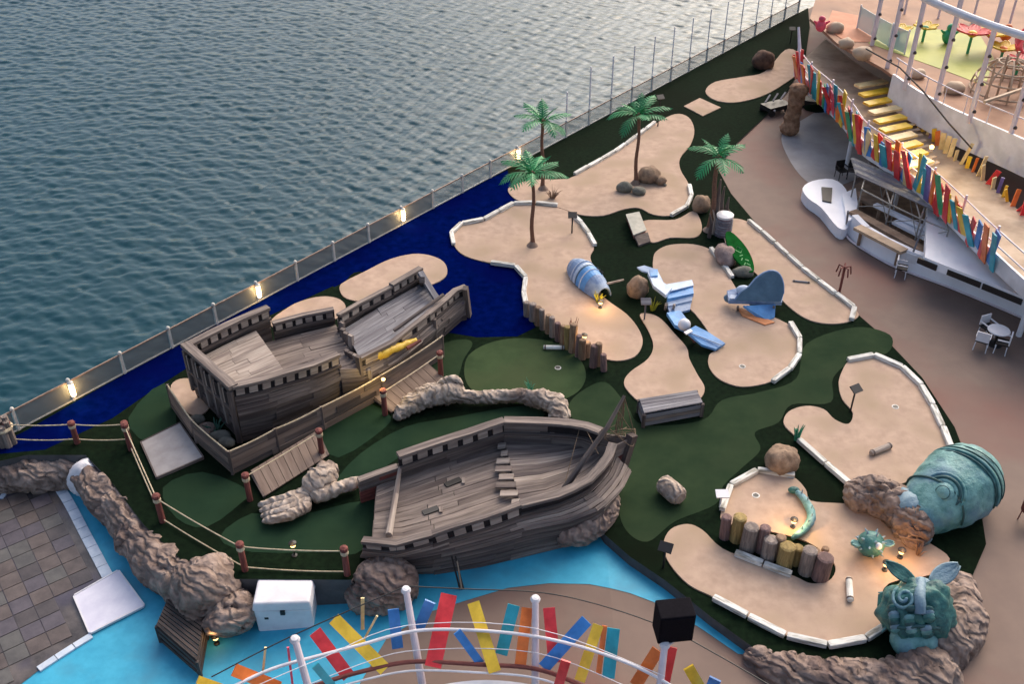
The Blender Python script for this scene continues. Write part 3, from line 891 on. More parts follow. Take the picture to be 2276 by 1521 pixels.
def sea_rail():
    Rl = thing('guard_rail', rail_pt(0), 'long sea rail with grey screens and pale posts along the ship edge', 'railing')
    me_post = None
    up = Vector((0, 0, 1))
    for k in range(-6, KMAX+1):
        p = rail_pt(k*sp)
        if me_post is None:
            mb = MB()
            mb.box(p, (.10, .09, hr), math.atan2(rd.y, rd.x))
            mb.lathe(p+up*hr, [(.05, 0), (.075, .03), (.075, .10), (.045, .14), (0.0, .15)], 10)
            o = mb.build('post', M_post, Rl); me_post = o.data; base = p
        else:
            inst('post', me_post, Rl, ORIG[Rl.name] + (p-base))
        if k < KMAX:
            a, b = rail_pt(k*sp+.09), rail_pt((k+1)*sp-.09)
            mb = MB().beam((a+b)/2 - rd*(sp/2-.09) + up*(hr*.5), (a+b)/2 + rd*(sp/2-.09) + up*(hr*.5), .02, hr*.9)
            mb.build('screen', M_glass if k < 8 else M_glass2, Rl)
    for h, w in ((hr*.99, .055), (hr*.04, .05)):
        MB().beam(rail_pt(-6*sp)+up*h, rail_pt(KMAX*sp)+up*h, w, w).build('top_rail' if h > .5 else 'bottom_rail', M_railtop if h > .5 else M_post, Rl)
    return Rl
sea_rail()
def net_poles():
    up = Vector((0, 0, 1))
    N_ = thing('ball_net', rail_pt(13*sp), 'tall thin pole net above the far end of the sea rail', 'net')
    ks = [k for k in range(12, KMAX+1)]
    off = -rn*0.12
    for k in ks:
        h = 3.4 if k > 13 else 2.6
        p = rail_pt(k*sp+.15) + off
        MB().tube([p, p+up*h], .045 if k < 16 else .035, 6).build('pole', M_white, N_)
    for i in range(3):
        h = 1.5 + i*.75
        MB().tube([rail_pt(ks[0]*sp)+off+up*h, rail_pt(ks[-1]*sp+.5)+off+up*h], .004, 4).build('cable', M_post, N_)
net_poles()
LAMPW = [((162, 893), 'lit lamp on the sea rail nearest the ship sterns and rope fence'), ((572, 668), 'lit lamp on the sea rail behind the wreck quarterdeck'),
         ((897, 496), 'lit lamp on the sea rail by the middle of the navy turf'), ((1150, 364), 'lit lamp on the sea rail behind the front palm')]
for (px, lab) in LAMPW:
    s = (P(*px)-RA).dot(rd)
    p = rail_pt(round(s/sp)*sp) + rn*.12
    if px[0] == 1150: p = rail_pt(s) + rn*.12
    L = thing('rail_lamp', p + Vector((0, 0, hr*.3)), lab, 'lamp', 'lamps on the sea rail')
    MB().lathe(p+Vector((0, 0, hr*.30)), [(.05, 0), (.09, .05), (.1, .3), (.09, .55), (.05, .6)], 12).build('lamp_glass', M_lamp, L)
    MB().lathe(p+Vector((0, 0, hr*.30+.6)), [(.11, 0), (.11, .04), (.02, .1)], 12).build('cap', M_post, L)
    MB().beam(p+Vector((0, 0, hr*.28)), p - rn*.1 + Vector((0, 0, hr*.28)), .05, .05).build('bracket', M_post, L)
    lamp_light(L, p + rn*.25 + Vector((0, 0, hr*.6)), 14)

# ================================================================== ROPE FENCES AND RAMPS
def fence_post(parent, p, h, lean=Vector((0, 0, 0)), r=.10):
    t = p + Vector((0, 0, h)) + lean
    o = MB().tube([p, p.lerp(t, .5), t], [r*1.05, r, r*.95], 10).build('post', M_red, parent)
    MB().lathe(t, [(r*1.25, -.06), (r*1.35, 0), (r*1.2, .06), (0.02, .10)], 10).build('post_cap', M_red, o)
    MB().lathe(p.lerp(t, .86), [(r*1.15, -.07), (r*1.3, -.03), (r*1.3, .03), (r*1.15, .07)], 10).build('rope_collar', M_rope, o)
    return t
def sag(a, b, d, n=8):
    return [a.lerp(b, i/n) - Vector((0, 0, d*4*(i/n)*(1-i/n))) for i in range(n+1)]
def rope_fence(label, posts, h, ropes=(0.92, 0.12), d=.06, r=.022, h_each=None):
    F_ = thing('rope_fence', P(*posts[0]), label, 'fence')
    bs = [P(*p) for p in posts]
    for b in bs: fence_post(F_, b, h)
    for f in ropes:
        for a, b in zip(bs, bs[1:]):
            MB().tube(sag(a+Vector((0, 0, h*f)), b+Vector((0, 0, h*f)), d), r, 6).build('rope', M_rope, F_)
    return F_
rope_fence('rope fence on red posts above the dark wall by the pool', [(292, 1000), (362, 1160), (545, 1268), (772, 1278)], 1.12)
rope_fence('short rope fence crossing the end of the navy turf', [(30, 985), (172, 985), (288, 985)], .9, (.95, .2))
Bd = thing('timber_bollard', P(18, 988), 'stubby bundle of brown timber piles at the rail end', 'bollard')
for i in range(6):
    a = i*1.05
    p = P(18, 986) + Vector((math.cos(a)*.2, math.sin(a)*.2, 0))
    MB().tube([p, p+Vector((0, 0, 1.0+.12*math.sin(i*2.1)))], [.13, .11], 9).build('pile', M_wood, Bd)
MB().lathe(P(18, 986)+Vector((0, 0, .72)), [(.33, -.06), (.36, 0), (.33, .06)], 14).build('binding_rope', M_rope, Bd)

def plank_fence():
    F_ = thing('plank_fence', P(520, 1055), 'low brown plank fence with rope top wrapping the larger ship wreck', 'fence')
    base = PS([(384, 905), (438, 985), (518, 1055), (620, 1004), (720, 955), (850, 884), (985, 795)])
    top = [b + Vector((0, 0, 1.0)) for b in base]
    z = Vector((0, 0, 1))
    plank_wall(F_, base[:3], [t - z*.04 for t in top[:3]], 4, 2, M_brown, thick=.05, mats=[M_woodd, M_brown])
    plank_wall(F_, base[2:], [t - z*.04 for t in top[2:]], 4, 5, M_brown, thick=.05, mats=[M_woodd, M_brown, M_woodd])
    for a, b in zip(top, top[1:]):
        MB().tube(sag(a+z*.03, b+z*.03, .05), .028, 6).build('rope', M_rope, F_)
        MB().tube(sag(a-z*.93, b-z*.93, .0), .022, 6).build('rope', M_ropeb, F_)
    for b in base: MB().beam(b, b+z*1.05, .1, .1).build('stanchion', M_woodd, F_)
plank_fence()
rope_fence('rope handrail on red posts along the nearer boarding ramp', [(556, 1112), (716, 1012)], 1.1, (.95,), .03)
rope_fence('rope handrail on red posts along the farther boarding ramp', [(856, 922), (980, 836)], 1.1, (.95,), .03)
def ramp(px, n, label, z0=.06, z1=.30, mats=None):
    a, b, c, d = PS(px)
    a.z = d.z = z1; b.z = c.z = z1
    a.z = b.z = z1; c.z = d.z = z0
    Rp = thing('boarding_ramp', (a+b+c+d)/4*Vector((1, 1, 0)).x if False else Vector(((a+c).x/2, (a+c).y/2, 0)), label, 'ramp')
    for i in range(n):
        t0, t1 = (i+.03)/n, (i+.97)/n
        MB().grid([[a.lerp(b, t0), d.lerp(c, t0)], [a.lerp(b, t1), d.lerp(c, t1)]], thick=.05).build('board', M_brown, Rp)
    for u, v in ((a, d), (b, c)):
        MB().beam(u-Vector((0, 0, .09)), v-Vector((0, 0, .0)), .08, .08).build('stringer', M_woodd, Rp)
ramp([(560, 1062), (708, 972), (730, 1016), (588, 1108)], 9, 'brown board ramp beside the skeletal hand driftwood')
ramp([(818, 886), (938, 808), (985, 845), (872, 920)], 8, 'brown board ramp behind the gnarled driftwood arch')
Ld = thing('landing_mat', P(380, 1005), 'pale grey square landing beside the bent rope fence', 'mat')
q4 = PS([(314, 987), (401, 944), (453, 1021), (349, 1066)])
MB().prism(q4, .0, .09).build('mat_top', pm('pale_mat', srgb(158, 150, 146), srgb(176, 168, 164), .85, 2, bump=.004), Ld)
for i in range(4):
    MB().beam(q4[i]+Vector((0, 0, .05)), q4[(i+1) % 4]+Vector((0, 0, .05)), .05, .11).build('mat_edge', M_woodd, Ld)

# ================================================================== ROCKWORK
def rockfn(seed, amp, freq, along=1.0):
    sv = Vector((seed*7.3, seed*2.1, seed*4.7))
    def fn(v, off, t, a):
        q = v*freq + sv
        h = noise.fractal(q*.7, 1.0, 2.0, 2)*.5
        # long folded striations that follow the trunk and swirl round knots
        wp = noise.noise(q*.8)*4.0 + noise.noise(q*1.9 + Vector((5, 2, 1)))*1.4
        s1 = abs(math.sin(a*2.5 + t*along*.35 + wp))
        s2 = abs(math.sin(a*4.5 - t*along*.8 + wp*1.7))
        s3 = abs(math.sin((v.x + v.y*.7 + v.z)*freq*1.6 + wp*.8))
        cr = (1-s1)**2.2*.62 + (1-s2)**2.5*.34 + (1-s3)**4*.35
        return v + off*amp*(h - cr + .3)
    return fn
def rock(name, label, cat, paths, mat, seed=1, amp=.22, freq=1.2, n=56, step=.06, along=7):
    first = paths[0][0][0]
    T = thing(name, Vector((first.x, first.y, 0)), label, cat) if label else None
    for i, (pts, rads, nm) in enumerate(paths):
        path = catmull(pts, False, 8)
        path = resample(path, step)
        m = len(path)
        rr = []
        for k in range(m):
            t = k/(m-1)*(len(rads)-1)
            j = min(len(rads)-2, int(t))
            r = rads[j] + (rads[j+1]-rads[j])*(t-j)
            e = min(k, m-1-k)*step
            rr.append(r*min(1, .35+.65*math.sqrt(min(1, e/max(.2, r*.6)))))
        MB().tube(path, rr, n, fn=rockfn(seed+i*3, amp*max(rads), freq/max(.5, max(rads)), along)).build(nm, mat, T, smooth=True)
    return T
def PLz(px, py, dz):
    v = PL(px, py)
    # centre line raised dz above the lower deck but seen at the same bearing
    z = v.z + dz
    return P(px, py, z)
rock('rock_wall', 'long low wrinkled rock wall curving between pool and rope fence', 'rock wall',
     [([PLz(-90, 1056, .45), PLz(20, 1054, .45), PLz(110, 1052, .45), PLz(190, 1046, .45)], [.66, .68, .7, .6], 'boulder'),
      ([PLz(190, 1050, .58), PLz(226, 1088, .6), PLz(272, 1141, .6), PLz(324, 1198, .58)], [.64, .72, .70, .66], 'boulder'),
      ([PLz(290, 1165, .55), PLz(332, 1218, .55), PLz(380, 1270, .6), PLz(430, 1310, .6)], [.66, .78, .80, .7], 'boulder'),
      ([PLz(395, 1285, .55), PLz(440, 1310, .7), PLz(485, 1322, .95), PLz(505, 1340, .9)], [.6, .85, 1.1, .9], 'boulder'),
      ([PLz(495, 1330, 1.0), PLz(508, 1352, .75), PLz(522, 1388, .35), PLz(528, 1410, .1)], [.75, .9, .85, .6], 'boulder')],
     M_rock, 3, .30, 1.3)
rock('rock_outcrop', 'wrinkled brown rock outcrop under the smaller wreck stern', 'rock',
     [([PLz(790, 1290, .6), PLz(850, 1300, .6), PLz(930, 1300, .5)], [.6, .85, .55], 'boulder'), ([PLz(790, 1300, .3), PLz(820, 1325, .35), PLz(880, 1330, .3)], [.5, .6, .45], 'boulder')], M_rock, 8, .34, 1.4)
rock('rock_wall', 'broad pale brown rock wall round the tip of the golf course', 'rock wall',
     [([P(1655, 1452, -.35), P(1735, 1494, -.4), P(1830, 1528, -.45), P(1930, 1540, -.45), P(2030, 1524, -.3), P(2098, 1462, .0)], [.3, .62, .8, .85, .9, .9], 'boulder'),
      ([P(2070, 1460, .1), P(2115, 1400, .15), P(2125, 1340, .2), P(2105, 1285, .2)], [.8, .85, .75, .55], 'boulder'),
      ([P(1700, 1530, -.9), P(1850, 1575, -.9), P(2000, 1575, -.8), P(2100, 1510, -.5)], [.7, .9, .9, .8], 'boulder')],
     M_rock, 14, .24, 1.3, 48)
rock('rock_outcrop', 'reddish rock ledge in front of the giant teal fish head', 'rock',
     [([P(1885, 1120, .25), P(1930, 1100, .4), P(1990, 1125, .5), P(2030, 1165, .5), P(2060, 1205, .3)], [.4, .6, .65, .6, .35], 'boulder'), ([P(1990, 1175, .15), P(2050, 1215, .2)], [.3, .28], 'boulder')], M_rock, 21, .34, 1.6)
rock('rock_outcrop', 'pinkish rock bulging under the bow of the smaller wreck', 'rock',
     [([P(1235, 1196, -.1), P(1290, 1180, .1), P(1335, 1140, .25), P(1352, 1090, .3)], [.3, .46, .5, .36], 'boulder')], M_rock, 26, .3, 1.6)
# skeletal driftwood
rock('driftwood', 'pale driftwood shaped like a skeletal hand beside the boarding ramp', 'driftwood',
     [([P(680, 1100, .3), P(712, 1068, .5), P(738, 1035, .5)], [.35, .5, .3], 'palm'), ([P(690, 1105, .35), P(740, 1090, .35), P(805, 1068, .35)], [.3, .24, .2], 'arm')] +
     [([P(690, 1088+k*11, .3), P(640, 1108+k*13, .36), P(574+k*3, 1124+k*12, .16)], [.2, .17, .11], 'finger') for k in range(4)],
     M_bone, 31, .30, 2.2, 20, .07, 9)
rock('driftwood', 'pale gnarled driftwood arch on the dark green turf between the wrecks', 'driftwood',
     [([P(878, 932, .1), P(905, 905, .3), P(945, 882, .45), P(1000, 872, .5), P(1030, 868, .4)], [.18, .34, .42, .45, .3], 'trunk'), ([P(1010, 880, .35), P(1070, 884, .35), P(1130, 880, .35), P(1185, 882, .35)], [.28, .22, .26, .28], 'trunk'),
      ([P(1160, 884, .35), P(1210, 888, .45), P(1238, 905, .4), P(1245, 940, .2)], [.26, .36, .4, .34], 'trunk'), ([P(975, 870, .5), P(985, 850, .9), P(1012, 842, 1.0), P(1028, 858, .7)], [.2, .16, .14, .08], 'branch'),
      ([P(940, 885, .4), P(965, 862, .8), P(990, 858, .85)], [.16, .12, .06], 'branch')], M_bone, 41, .34, 2.2, 22, .07, 9)
# ================================================================== PALMS
M_trunk = pm('palm_trunk', srgb(96, 66, 54), srgb(128, 94, 76), 0.85, 5, bump=.02, coord='UV', stretch=(6, 1, 1))
M_frond = pm('palm_frond', srgb(16, 104, 58), srgb(52, 158, 92), 0.5, 2.5, rnd=.22, coord='UV', stretch=(.6, 6, 1))
def make_frond(parent, base, az, el, L, droop, wid):
    """one arching frond: midrib and paired leaflets"""
    mb = MB()
    n = 11
    d0 = Vector((math.cos(az), math.sin(az), 0))
    side = Vector((-math.sin(az), math.cos(az), 0))
    pts = []
    p = base.copy(); e = el
    for i in range(n+1):
        pts.append(p.copy())
        p = p + (d0*math.cos(e) + Vector((0, 0, 1))*math.sin(e))*(L/n)
        e -= droop/n
    mb.tube(pts, [.028*(1-.8*i/n) for i in range(n+1)], 5)
    for i in range(1, n):
        t = i/n
        w = wid*(math.sin(min(1, t*1.15)*math.pi)**.6)*.9 + .05
        f = (pts[i+1]-pts[i]).normalized()
        for s_ in (-1, 1):
            a = pts[i]; b = pts[i+1]
            tip = a + side*s_*w + f*(w*.9) - Vector((0, 0, .22*w + random.uniform(0, .06)))
            m = a.lerp(tip, .55) + Vector((0, 0, .05*w))
            q = f*(L/n)*.52
            mb.add([a - q*.5, a + q, m + q*.75, tip, m - q*.55], [(0, 1, 2, 3, 4)] if s_ < 0 else [(4, 3, 2, 1, 0)], [[(t, 0), (t+.05, 0), (t+.05, .3), (t, .5), (t, .3)]])
    return mb.build('frond', M_frond, parent)
def palm(bx, by, ty, label, lean=(0, 0), nf=10, L=1.55, seed=1, r=.085, z0=.05):
    random.seed(seed)
    b = P(bx, by, z0)
    h = HT(bx, by, ty, z0)
    T = thing('palm_tree', b, label, 'palm tree', 'artificial palm trees')
    top = b + Vector((lean[0], lean[1], h))
    pts = [b.lerp(top, i/8) + Vector((.04*math.sin(i*1.1+seed), .03*math.cos(i*.9), 0)) for i in range(9)]
    MB().tube(pts, [r*1.5, r*1.15, r*1.1, r*1.05, r, r*.95, r*.9, r*.9, r*1.1], 10).build('trunk', M_trunk, T)
    MB().lathe(b, [(r*3.2, 0), (r*2.6, .06), (r*1.7, .16), (r*1.2, .22)], 14).build('root_mound', M_brown if seed != 2 else M_brown, T)
    MB().blob(pts[-1], (.15, .15, .18), 12, .1, 3).build('crown_boss', M_trunk, T, True)
    for i in range(nf):
        az = 2*math.pi*i/nf + random.uniform(-.2, .2) + seed
        make_frond(T, pts[-1], az, random.uniform(.15, .75), L*random.uniform(.85, 1.15), random.uniform(.6, 1.6), .36)
    for i in range(3):
        az = 2*math.pi*i/3 + seed*2
        make_frond(T, pts[-1], az, random.uniform(1.0, 1.25), L*.75, random.uniform(.5, .9), .26)
palm(1183, 546, 388, 'front palm tree standing on the wavy edged sand green', (0, 0), 9, 1.75, 2)
palm(1207, 420, 272, 'palm tree nearest the sea rail with brown dry grass at its foot', (-.1, 0), 7, 1.7, 5)
palm(1412, 408, 258, 'palm tree beside rocks on the long upper sand green', (-.05, 0), 8, 1.7, 8)
palm(1578, 512, 352, 'palm tree at the dark turf edge next to the promenade', (-.05, 0), 7, 1.8, 11, r=.11)
random.seed(77)

# ================================================================== BOULDERS, STUMPS, PILINGS
M_stone = pm('tan_boulder', srgb(120, 98, 80), srgb(178, 150, 124), 0.9, 2.5, bump=.05, bscale=6, c3=srgb(100, 84, 72), s3=1.2)
M_gstone = pm('grey_boulder', srgb(92, 92, 84), srgb(140, 136, 124), 0.9, 2.5, bump=.05, bscale=6, c3=srgb(78, 80, 70), s3=1.2)
def boulder(px, py, size, label, seed, mat=None, name='boulder', z=0.0, amp=.16, group=None, n=28):
    b = P(px, py, z)
    o = MB().blob(b + Vector((0, 0, size[2]*.62)), size, n, amp, 1.4/max(size), seed, ridge=.10).build(name, mat or M_stone, None, True, origin=b)
    return props(o, label, 'rock', group)
boulder(1735, 1040, (.58, .55, .55), 'round tan boulder above the circular sand green', 3, n=34)
boulder(1556, 468, (.46, .42, .52), 'tan boulder between the upper greens and the promenade palm', 5)
boulder(1417, 655, (.46, .42, .55), 'pinkish boulder beside the blue aircraft wing', 7)
boulder(1443, 402, (.62, .5, .5), 'brown boulder right of the palm on the upper sand green', 9, z=.05)
boulder(1468, 408, (.3, .3, .26), 'small brown stone beside the brown boulder on the upper green', 10, z=.05)
boulder(1388, 424, (.42, .32, .30), 'low grey stone left of the palm on the upper sand green', 12, M_gstone, z=.05)
boulder(1420, 430, (.35, .28, .22), 'flat grey stone in front of the palm on the upper sand green', 13, M_gstone, z=.05)
boulder(1478, 413, (.09, .09, .07), 'tiny dark stone on the upper sand green', 15, M_gstone, z=.05, n=12)
boulder(1695, 150, (.75, .6, .7), 'dark brown boulder against the rail at the far end', 17, pm('dark_boulder', srgb(66, 46, 38), srgb(108, 80, 64), .9, 3, bump=.05), z=0)

M_pile = [pm('pile_%s' % n_, srgb(*c_), srgb(*d_), .85, 3, bump=.02, coord='UV', stretch=(.5, 5, 1), rnd=.15) for n_, c_, d_ in
          (('brown', (110, 84, 66), (158, 130, 104)), ('grey', (110, 98, 92), (156, 142, 132)), ('ochre', (116, 98, 58), (168, 144, 92)), ('plum', (96, 74, 72), (140, 112, 106)))]
def pile(parent, p, h, r, k, lean=(0, 0), nm='pile'):
    t = p + Vector((lean[0], lean[1], h))
    o = MB().tube([p, p.lerp(t, .5), t, t + Vector((0, 0, .03))], [r*1.03, r, r*.97, r*.72], 12).build(nm, M_pile[k % 4], parent)
    return o
Pr = thing('piling_row', P(1240, 745), 'crooked row of short timber piles along the sand green edge', 'piles')
for i, (px, py, ty) in enumerate([(1172, 702, 672), (1184, 712, 676), (1196, 722, 684), (1206, 732, 690), (1218, 740, 702), (1228, 748, 706), (1240, 757, 718), (1250, 766, 726), (1262, 775, 728), (1272, 782, 722), (1284, 792, 748), (1294, 797, 756), (1304, 792, 762), (1318, 815, 770), (1328, 812, 764), (1342, 824, 790)]):
    pile(Pr, P(px, py), HT(px, py, ty), random.uniform(.12, .16), random.choice([0, 0, 1, 3, 2]), (random.uniform(-.05, .05), random.uniform(-.04, .04)))
St = thing('stump_row', P(1720, 1225), 'curved row of fat timber stumps on the dark island of turf', 'stumps')
for i, (px, py, ty, r) in enumerate([(1610, 1195, 1150, .17), (1636, 1200, 1150, .22), (1660, 1222, 1172, .24), (1690, 1225, 1174, .18), (1706, 1242, 1200, .23), (1728, 1240, 1195, .17), (1742, 1258, 1215, .25), (1766, 1252, 1218, .18), (1790, 1272, 1224, .23), (1806, 1262, 1228, .17), (1822, 1285, 1240, .26), (1828, 1245, 1220, .12)]):
    pile(St, P(px, py), HT(px, py, ty), r, [3, 2, 1, 3, 1, 0, 2, 2, 1, 0, 3, 0][i], (random.uniform(-.04, .04), 0), 'stump')
Lg = thing('fallen_log', P(1492, 1085), 'pale fallen log lying alone on the walkway turf', 'log')
a, b = P(1472, 1072, .34), P(1512, 1108, .34)
MB().tube([a, a.lerp(b, .1), a.lerp(b, .5), a.lerp(b, .9), b], [.26, .33, .34, .33, .26], 16, fn=rockfn(5, .04, 4)).build('bark', M_bone, Lg, True)
for e_, o_ in ((a, b), (b, a)):
    d_ = (e_-o_).normalized()
    MB().tube([e_, e_+d_*.03], [.24, .2], 14).build('sawn_end', M_woodl, Lg)

# ================================================================== AIRCRAFT WRECK (three pieces)
M_blue = pm('sky_blue_paint', srgb(84, 146, 206), srgb(112, 170, 222), .5, 2.5, bump=.01, c3=srgb(70, 116, 170), s3=1.2)
M_slate = pm('slate_blue_paint', srgb(98, 124, 164), srgb(136, 160, 194), .55, 2.5, bump=.01, c3=srgb(150, 168, 190), s3=1.2)
M_pale = pm('pale_blue_paint', srgb(178, 196, 220), srgb(206, 216, 230), .55, 2.0, bump=.008, c3=srgb(150, 172, 200), s3=1.0)
M_tealg = pm('dark_teal_paint', srgb(66, 94, 116), srgb(86, 116, 136), .6, 2.0, bump=.008, c3=srgb(58, 84, 108), s3=1.0)
M_orange = pm('lamp_glow_orange', srgb(206, 124, 72), srgb(226, 150, 98), .6, 2.0)  # orange of warm lamp light, put into the colour
def fuselage():
    T = thing('aircraft_fuselage', P(1305, 640), 'blue and white curved fuselage shell crashed on the palm sand green', 'aircraft wreck')
    ax0, ax1 = P(1276, 596, .1), P(1342, 662, .1)
    ax = (ax1-ax0); L = ax.length; d = ax.normalized()
    s_ = Vector((-d.y, d.x, 0)); z = Vector((0, 0, 1))
    bands = [(0, .16, M_slate, .55, .80), (.16, .36, M_slate, .80, .92), (.36, .43, M_pale, .92, .93), (.43, .47, M_tealg, .92, .92), (.47, .72, M_blue, .93, .85), (.72, .78, M_slate, .85, .80), (.78, 1.0, M_slate, .80, .55)]
    for (t0, t1, m, r0, r1) in bands:
        rows = []
        for t, r in ((t0, r0), ((t0+t1)/2, (r0+r1)/2+.01), (t1-.004, r1)):
            r *= .84; rows.append([ax0 + ax*t + s_*math.cos(a)*r*.74 + z*math.sin(a)*r for a in [math.pi*k/14 for k in range(15)]])
        MB().grid(rows, thick=.06).build('shell_panel', m, T, False)
    for t in (.3, .58):
        c = ax0 + ax*t
        MB().tube([c + s_*math.cos(a)*.60 + z*math.sin(a)*.80 for a in [math.pi*k/14 for k in range(15)]], .03, 6).build('frame_hoop', M_pale, T)
    for k in range(3):
        a = 2.2; c = ax0 + ax*(.5+k*.075)
        MB().lathe(c + s_*math.cos(.9)*.60 + z*math.sin(.9)*.78, [(.1, 0), (.1, .03), (0, .035)], 12, axis=Matrix.Rotation(.7, 3, d)).build('porthole', M_black, T)
    MB().tube([P(1338, 634, .55), P(1386, 622, .5)], [.06, .045], 8).build('broken_spar', M_bone, T)
fuselage()
def slab(T, px, zz, th, mat, nm, smooth=0):
    pts = [P(p[0], p[1], zz if len(p) < 3 else p[2]) for p in px]
    V = pts + [p - Vector((0, 0, th)) for p in pts]
    n = len(pts)
    ar = sum(pts[i].x*pts[(i+1) % n].y - pts[(i+1) % n].x*pts[i].y for i in range(n))
    top = tuple(range(n)) if ar > 0 else tuple(range(n))[::-1]
    F = [top, tuple(n+i for i in top[::-1])]
    for i in range(n):
        a_, b_ = top[i], top[(i+1) % n]
        F.append((a_, n+a_, n+b_, b_))
    return MB().add(V, F).build(nm, mat, T)
Wg = thing('aircraft_wing', P(1495, 670), 'broken pale blue aircraft wing with white ball beside the pinkish boulder', 'aircraft wreck')
slab(Wg, [(1416, 594, .75), (1432, 590, .8), (1458, 598, .8), (1450, 608, .7), (1426, 602, .7)], .7, .06, M_pale, 'wing_tip')
slab(Wg, [(1440, 606, .85), (1462, 602, .85), (1475, 628, .75), (1494, 640, .75), (1480, 656, .75), (1452, 634, .8)], .8, .16, M_pale, 'wing_skin')
slab(Wg, [(1444, 600, .9), (1462, 598, .9), (1462, 612, .88), (1446, 614, .88)], .8, .1, M_blue, 'wing_stripe')
slab(Wg, [(1470, 634, .7), (1538, 622, .62), (1542, 634, .62), (1486, 648, .7)], .7, .05, M_pale, 'wing_skin')
slab(Wg, [(1480, 645, .62), (1540, 634, .56), (1542, 652, .5), (1484, 664, .55)], .5, .18, M_blue, 'flap')
slab(Wg, [(1482, 666, .42), (1540, 655, .40), (1538, 668, .30), (1486, 680, .32)], .3, .14, M_pale, 'flap')
slab(Wg, [(1484, 683, .26), (1536, 672, .22), (1534, 688, .14), (1490, 700, .16)], .2, .1, M_slate, 'flap')
slab(Wg, [(1482, 695, .30), (1512, 690, .30), (1532, 716, .3), (1526, 734, .3), (1500, 722, .3)], .3, .16, M_blue, 'wing_root')
MB().blob(P(1521, 722, .42), (.26, .26, .26), 18, .02, 1).build('white_float', M_white, Wg, True)
for px, py in ((1496, 690), (1478, 688)):
    MB().beam(P(px, py, .1), P(px+3, py-12, .5), .09, .12).build('torn_strut', M_bone, Wg)
Wb = thing('aircraft_wing', P(1565, 760), 'bright blue torn wing panel lying at the lower edge of the middle green', 'aircraft wreck')
slab(Wb, [(1524, 736, .55), (1546, 724, .6), (1574, 738, .45), (1612, 763, .2), (1590, 776, .2), (1560, 766, .3)], .4, .10, M_blue, 'wing_skin')
slab(Wb, [(1520, 738, .60), (1534, 731, .62), (1540, 736, .60), (1526, 743, .58)], .5, .05, M_white, 'wing_edge')
MB().beam(P(1530, 742, .45), P(1545, 760, .05), .1, .1).build('strut', M_red, Wb)
MB().beam(P(1590, 774, .12), P(1594, 780, .04), .1, .08).build('strut', M_black, Wb)
MB().tube([P(1528, 738, .56), P(1604, 768, .26)], .025, 6).build('wing_spar', M_slate, Wb)
def tail():
    T = thing('aircraft_tail', P(1680, 680), 'upright slate blue aircraft tail fin with stabiliser on the middle green', 'aircraft wreck')
    base0, base1 = P(1632, 668, .62), P(1738, 672, .62)
    d = (base1-base0); L = d.length; dn = d.normalized()
    up = (Vector((0, 0, 1)) + Vector((0, .55, 0))).normalized()
    prof = [(0.02, .02), (.14, .36), (.30, .58), (.44, .92), (.62, 1.18), (.80, 1.26), (.93, 1.12), (1.01, .75), (1.02, .35), (.97, .02)]
    front = [base0 + dn*(u*L) + up*v*1.02 for u, v in prof]
    nrm = dn.cross(up).normalized()
    V = [p + nrm*.09 for p in front] + [p - nrm*.09 for p in front]
    n = len(front)
    F = [tuple(range(n)), tuple(n+i for i in range(n))[::-1]] + [(i, n+i, n+(i+1) % n, (i+1) % n) for i in range(n)]
    mb = MB().add(V, F); fin = mb.build('fin', M_tealg, T)
    MB().tube([p for p in catmull(front[:9], False, 4)], .05, 8).build('fin_edge', M_slate, fin)
    MB().tube([base0 + dn*(.72*L) + up*.05, base0 + dn*(.78*L)+up*1.2], .035, 6).build('rudder_hinge', M_slate, fin)
    slab(T, [(1616, 646, .66), (1640, 640, .72), (1742, 652, .66), (1738, 672, .56), (1620, 668, .56)], .6, .16, M_slate, 'stabiliser')
    slab(T, [(1624, 655, .70), (1738, 662, .66), (1736, 668, .62), (1622, 663, .64)], .6, .05, M_pale, 'stabiliser_stripe')
    MB().tube([P(1622, 660, .45), P(1618, 664, .3)], [.14, .2], 14).build('tail_cone', M_tealg, T)
    slab(T, [(1652, 680, .5), (1724, 676, .5), (1722, 704, .12), (1706, 712, .08), (1680, 700, .2)], .3, .08, M_blue, 'torn_skin')
    slab(T, [(1640, 684, .16), (1668, 692, .14), (1722, 716, .1), (1700, 722, .1), (1650, 702, .1)], .1, .04, M_orange, 'glow_panel')  # added panel, its orange stands in for lamp glow on the ground
    MB().blob(P(1652, 645, .8), (.32, .2, .22), 16, .05, 2).build('fairing', M_pale, T, True)
    for px in (1640, 1720): MB().beam(P(px, 682, .5), P(px, 690, .05), .09, .09).build('strut', M_woodd, T)
tail()
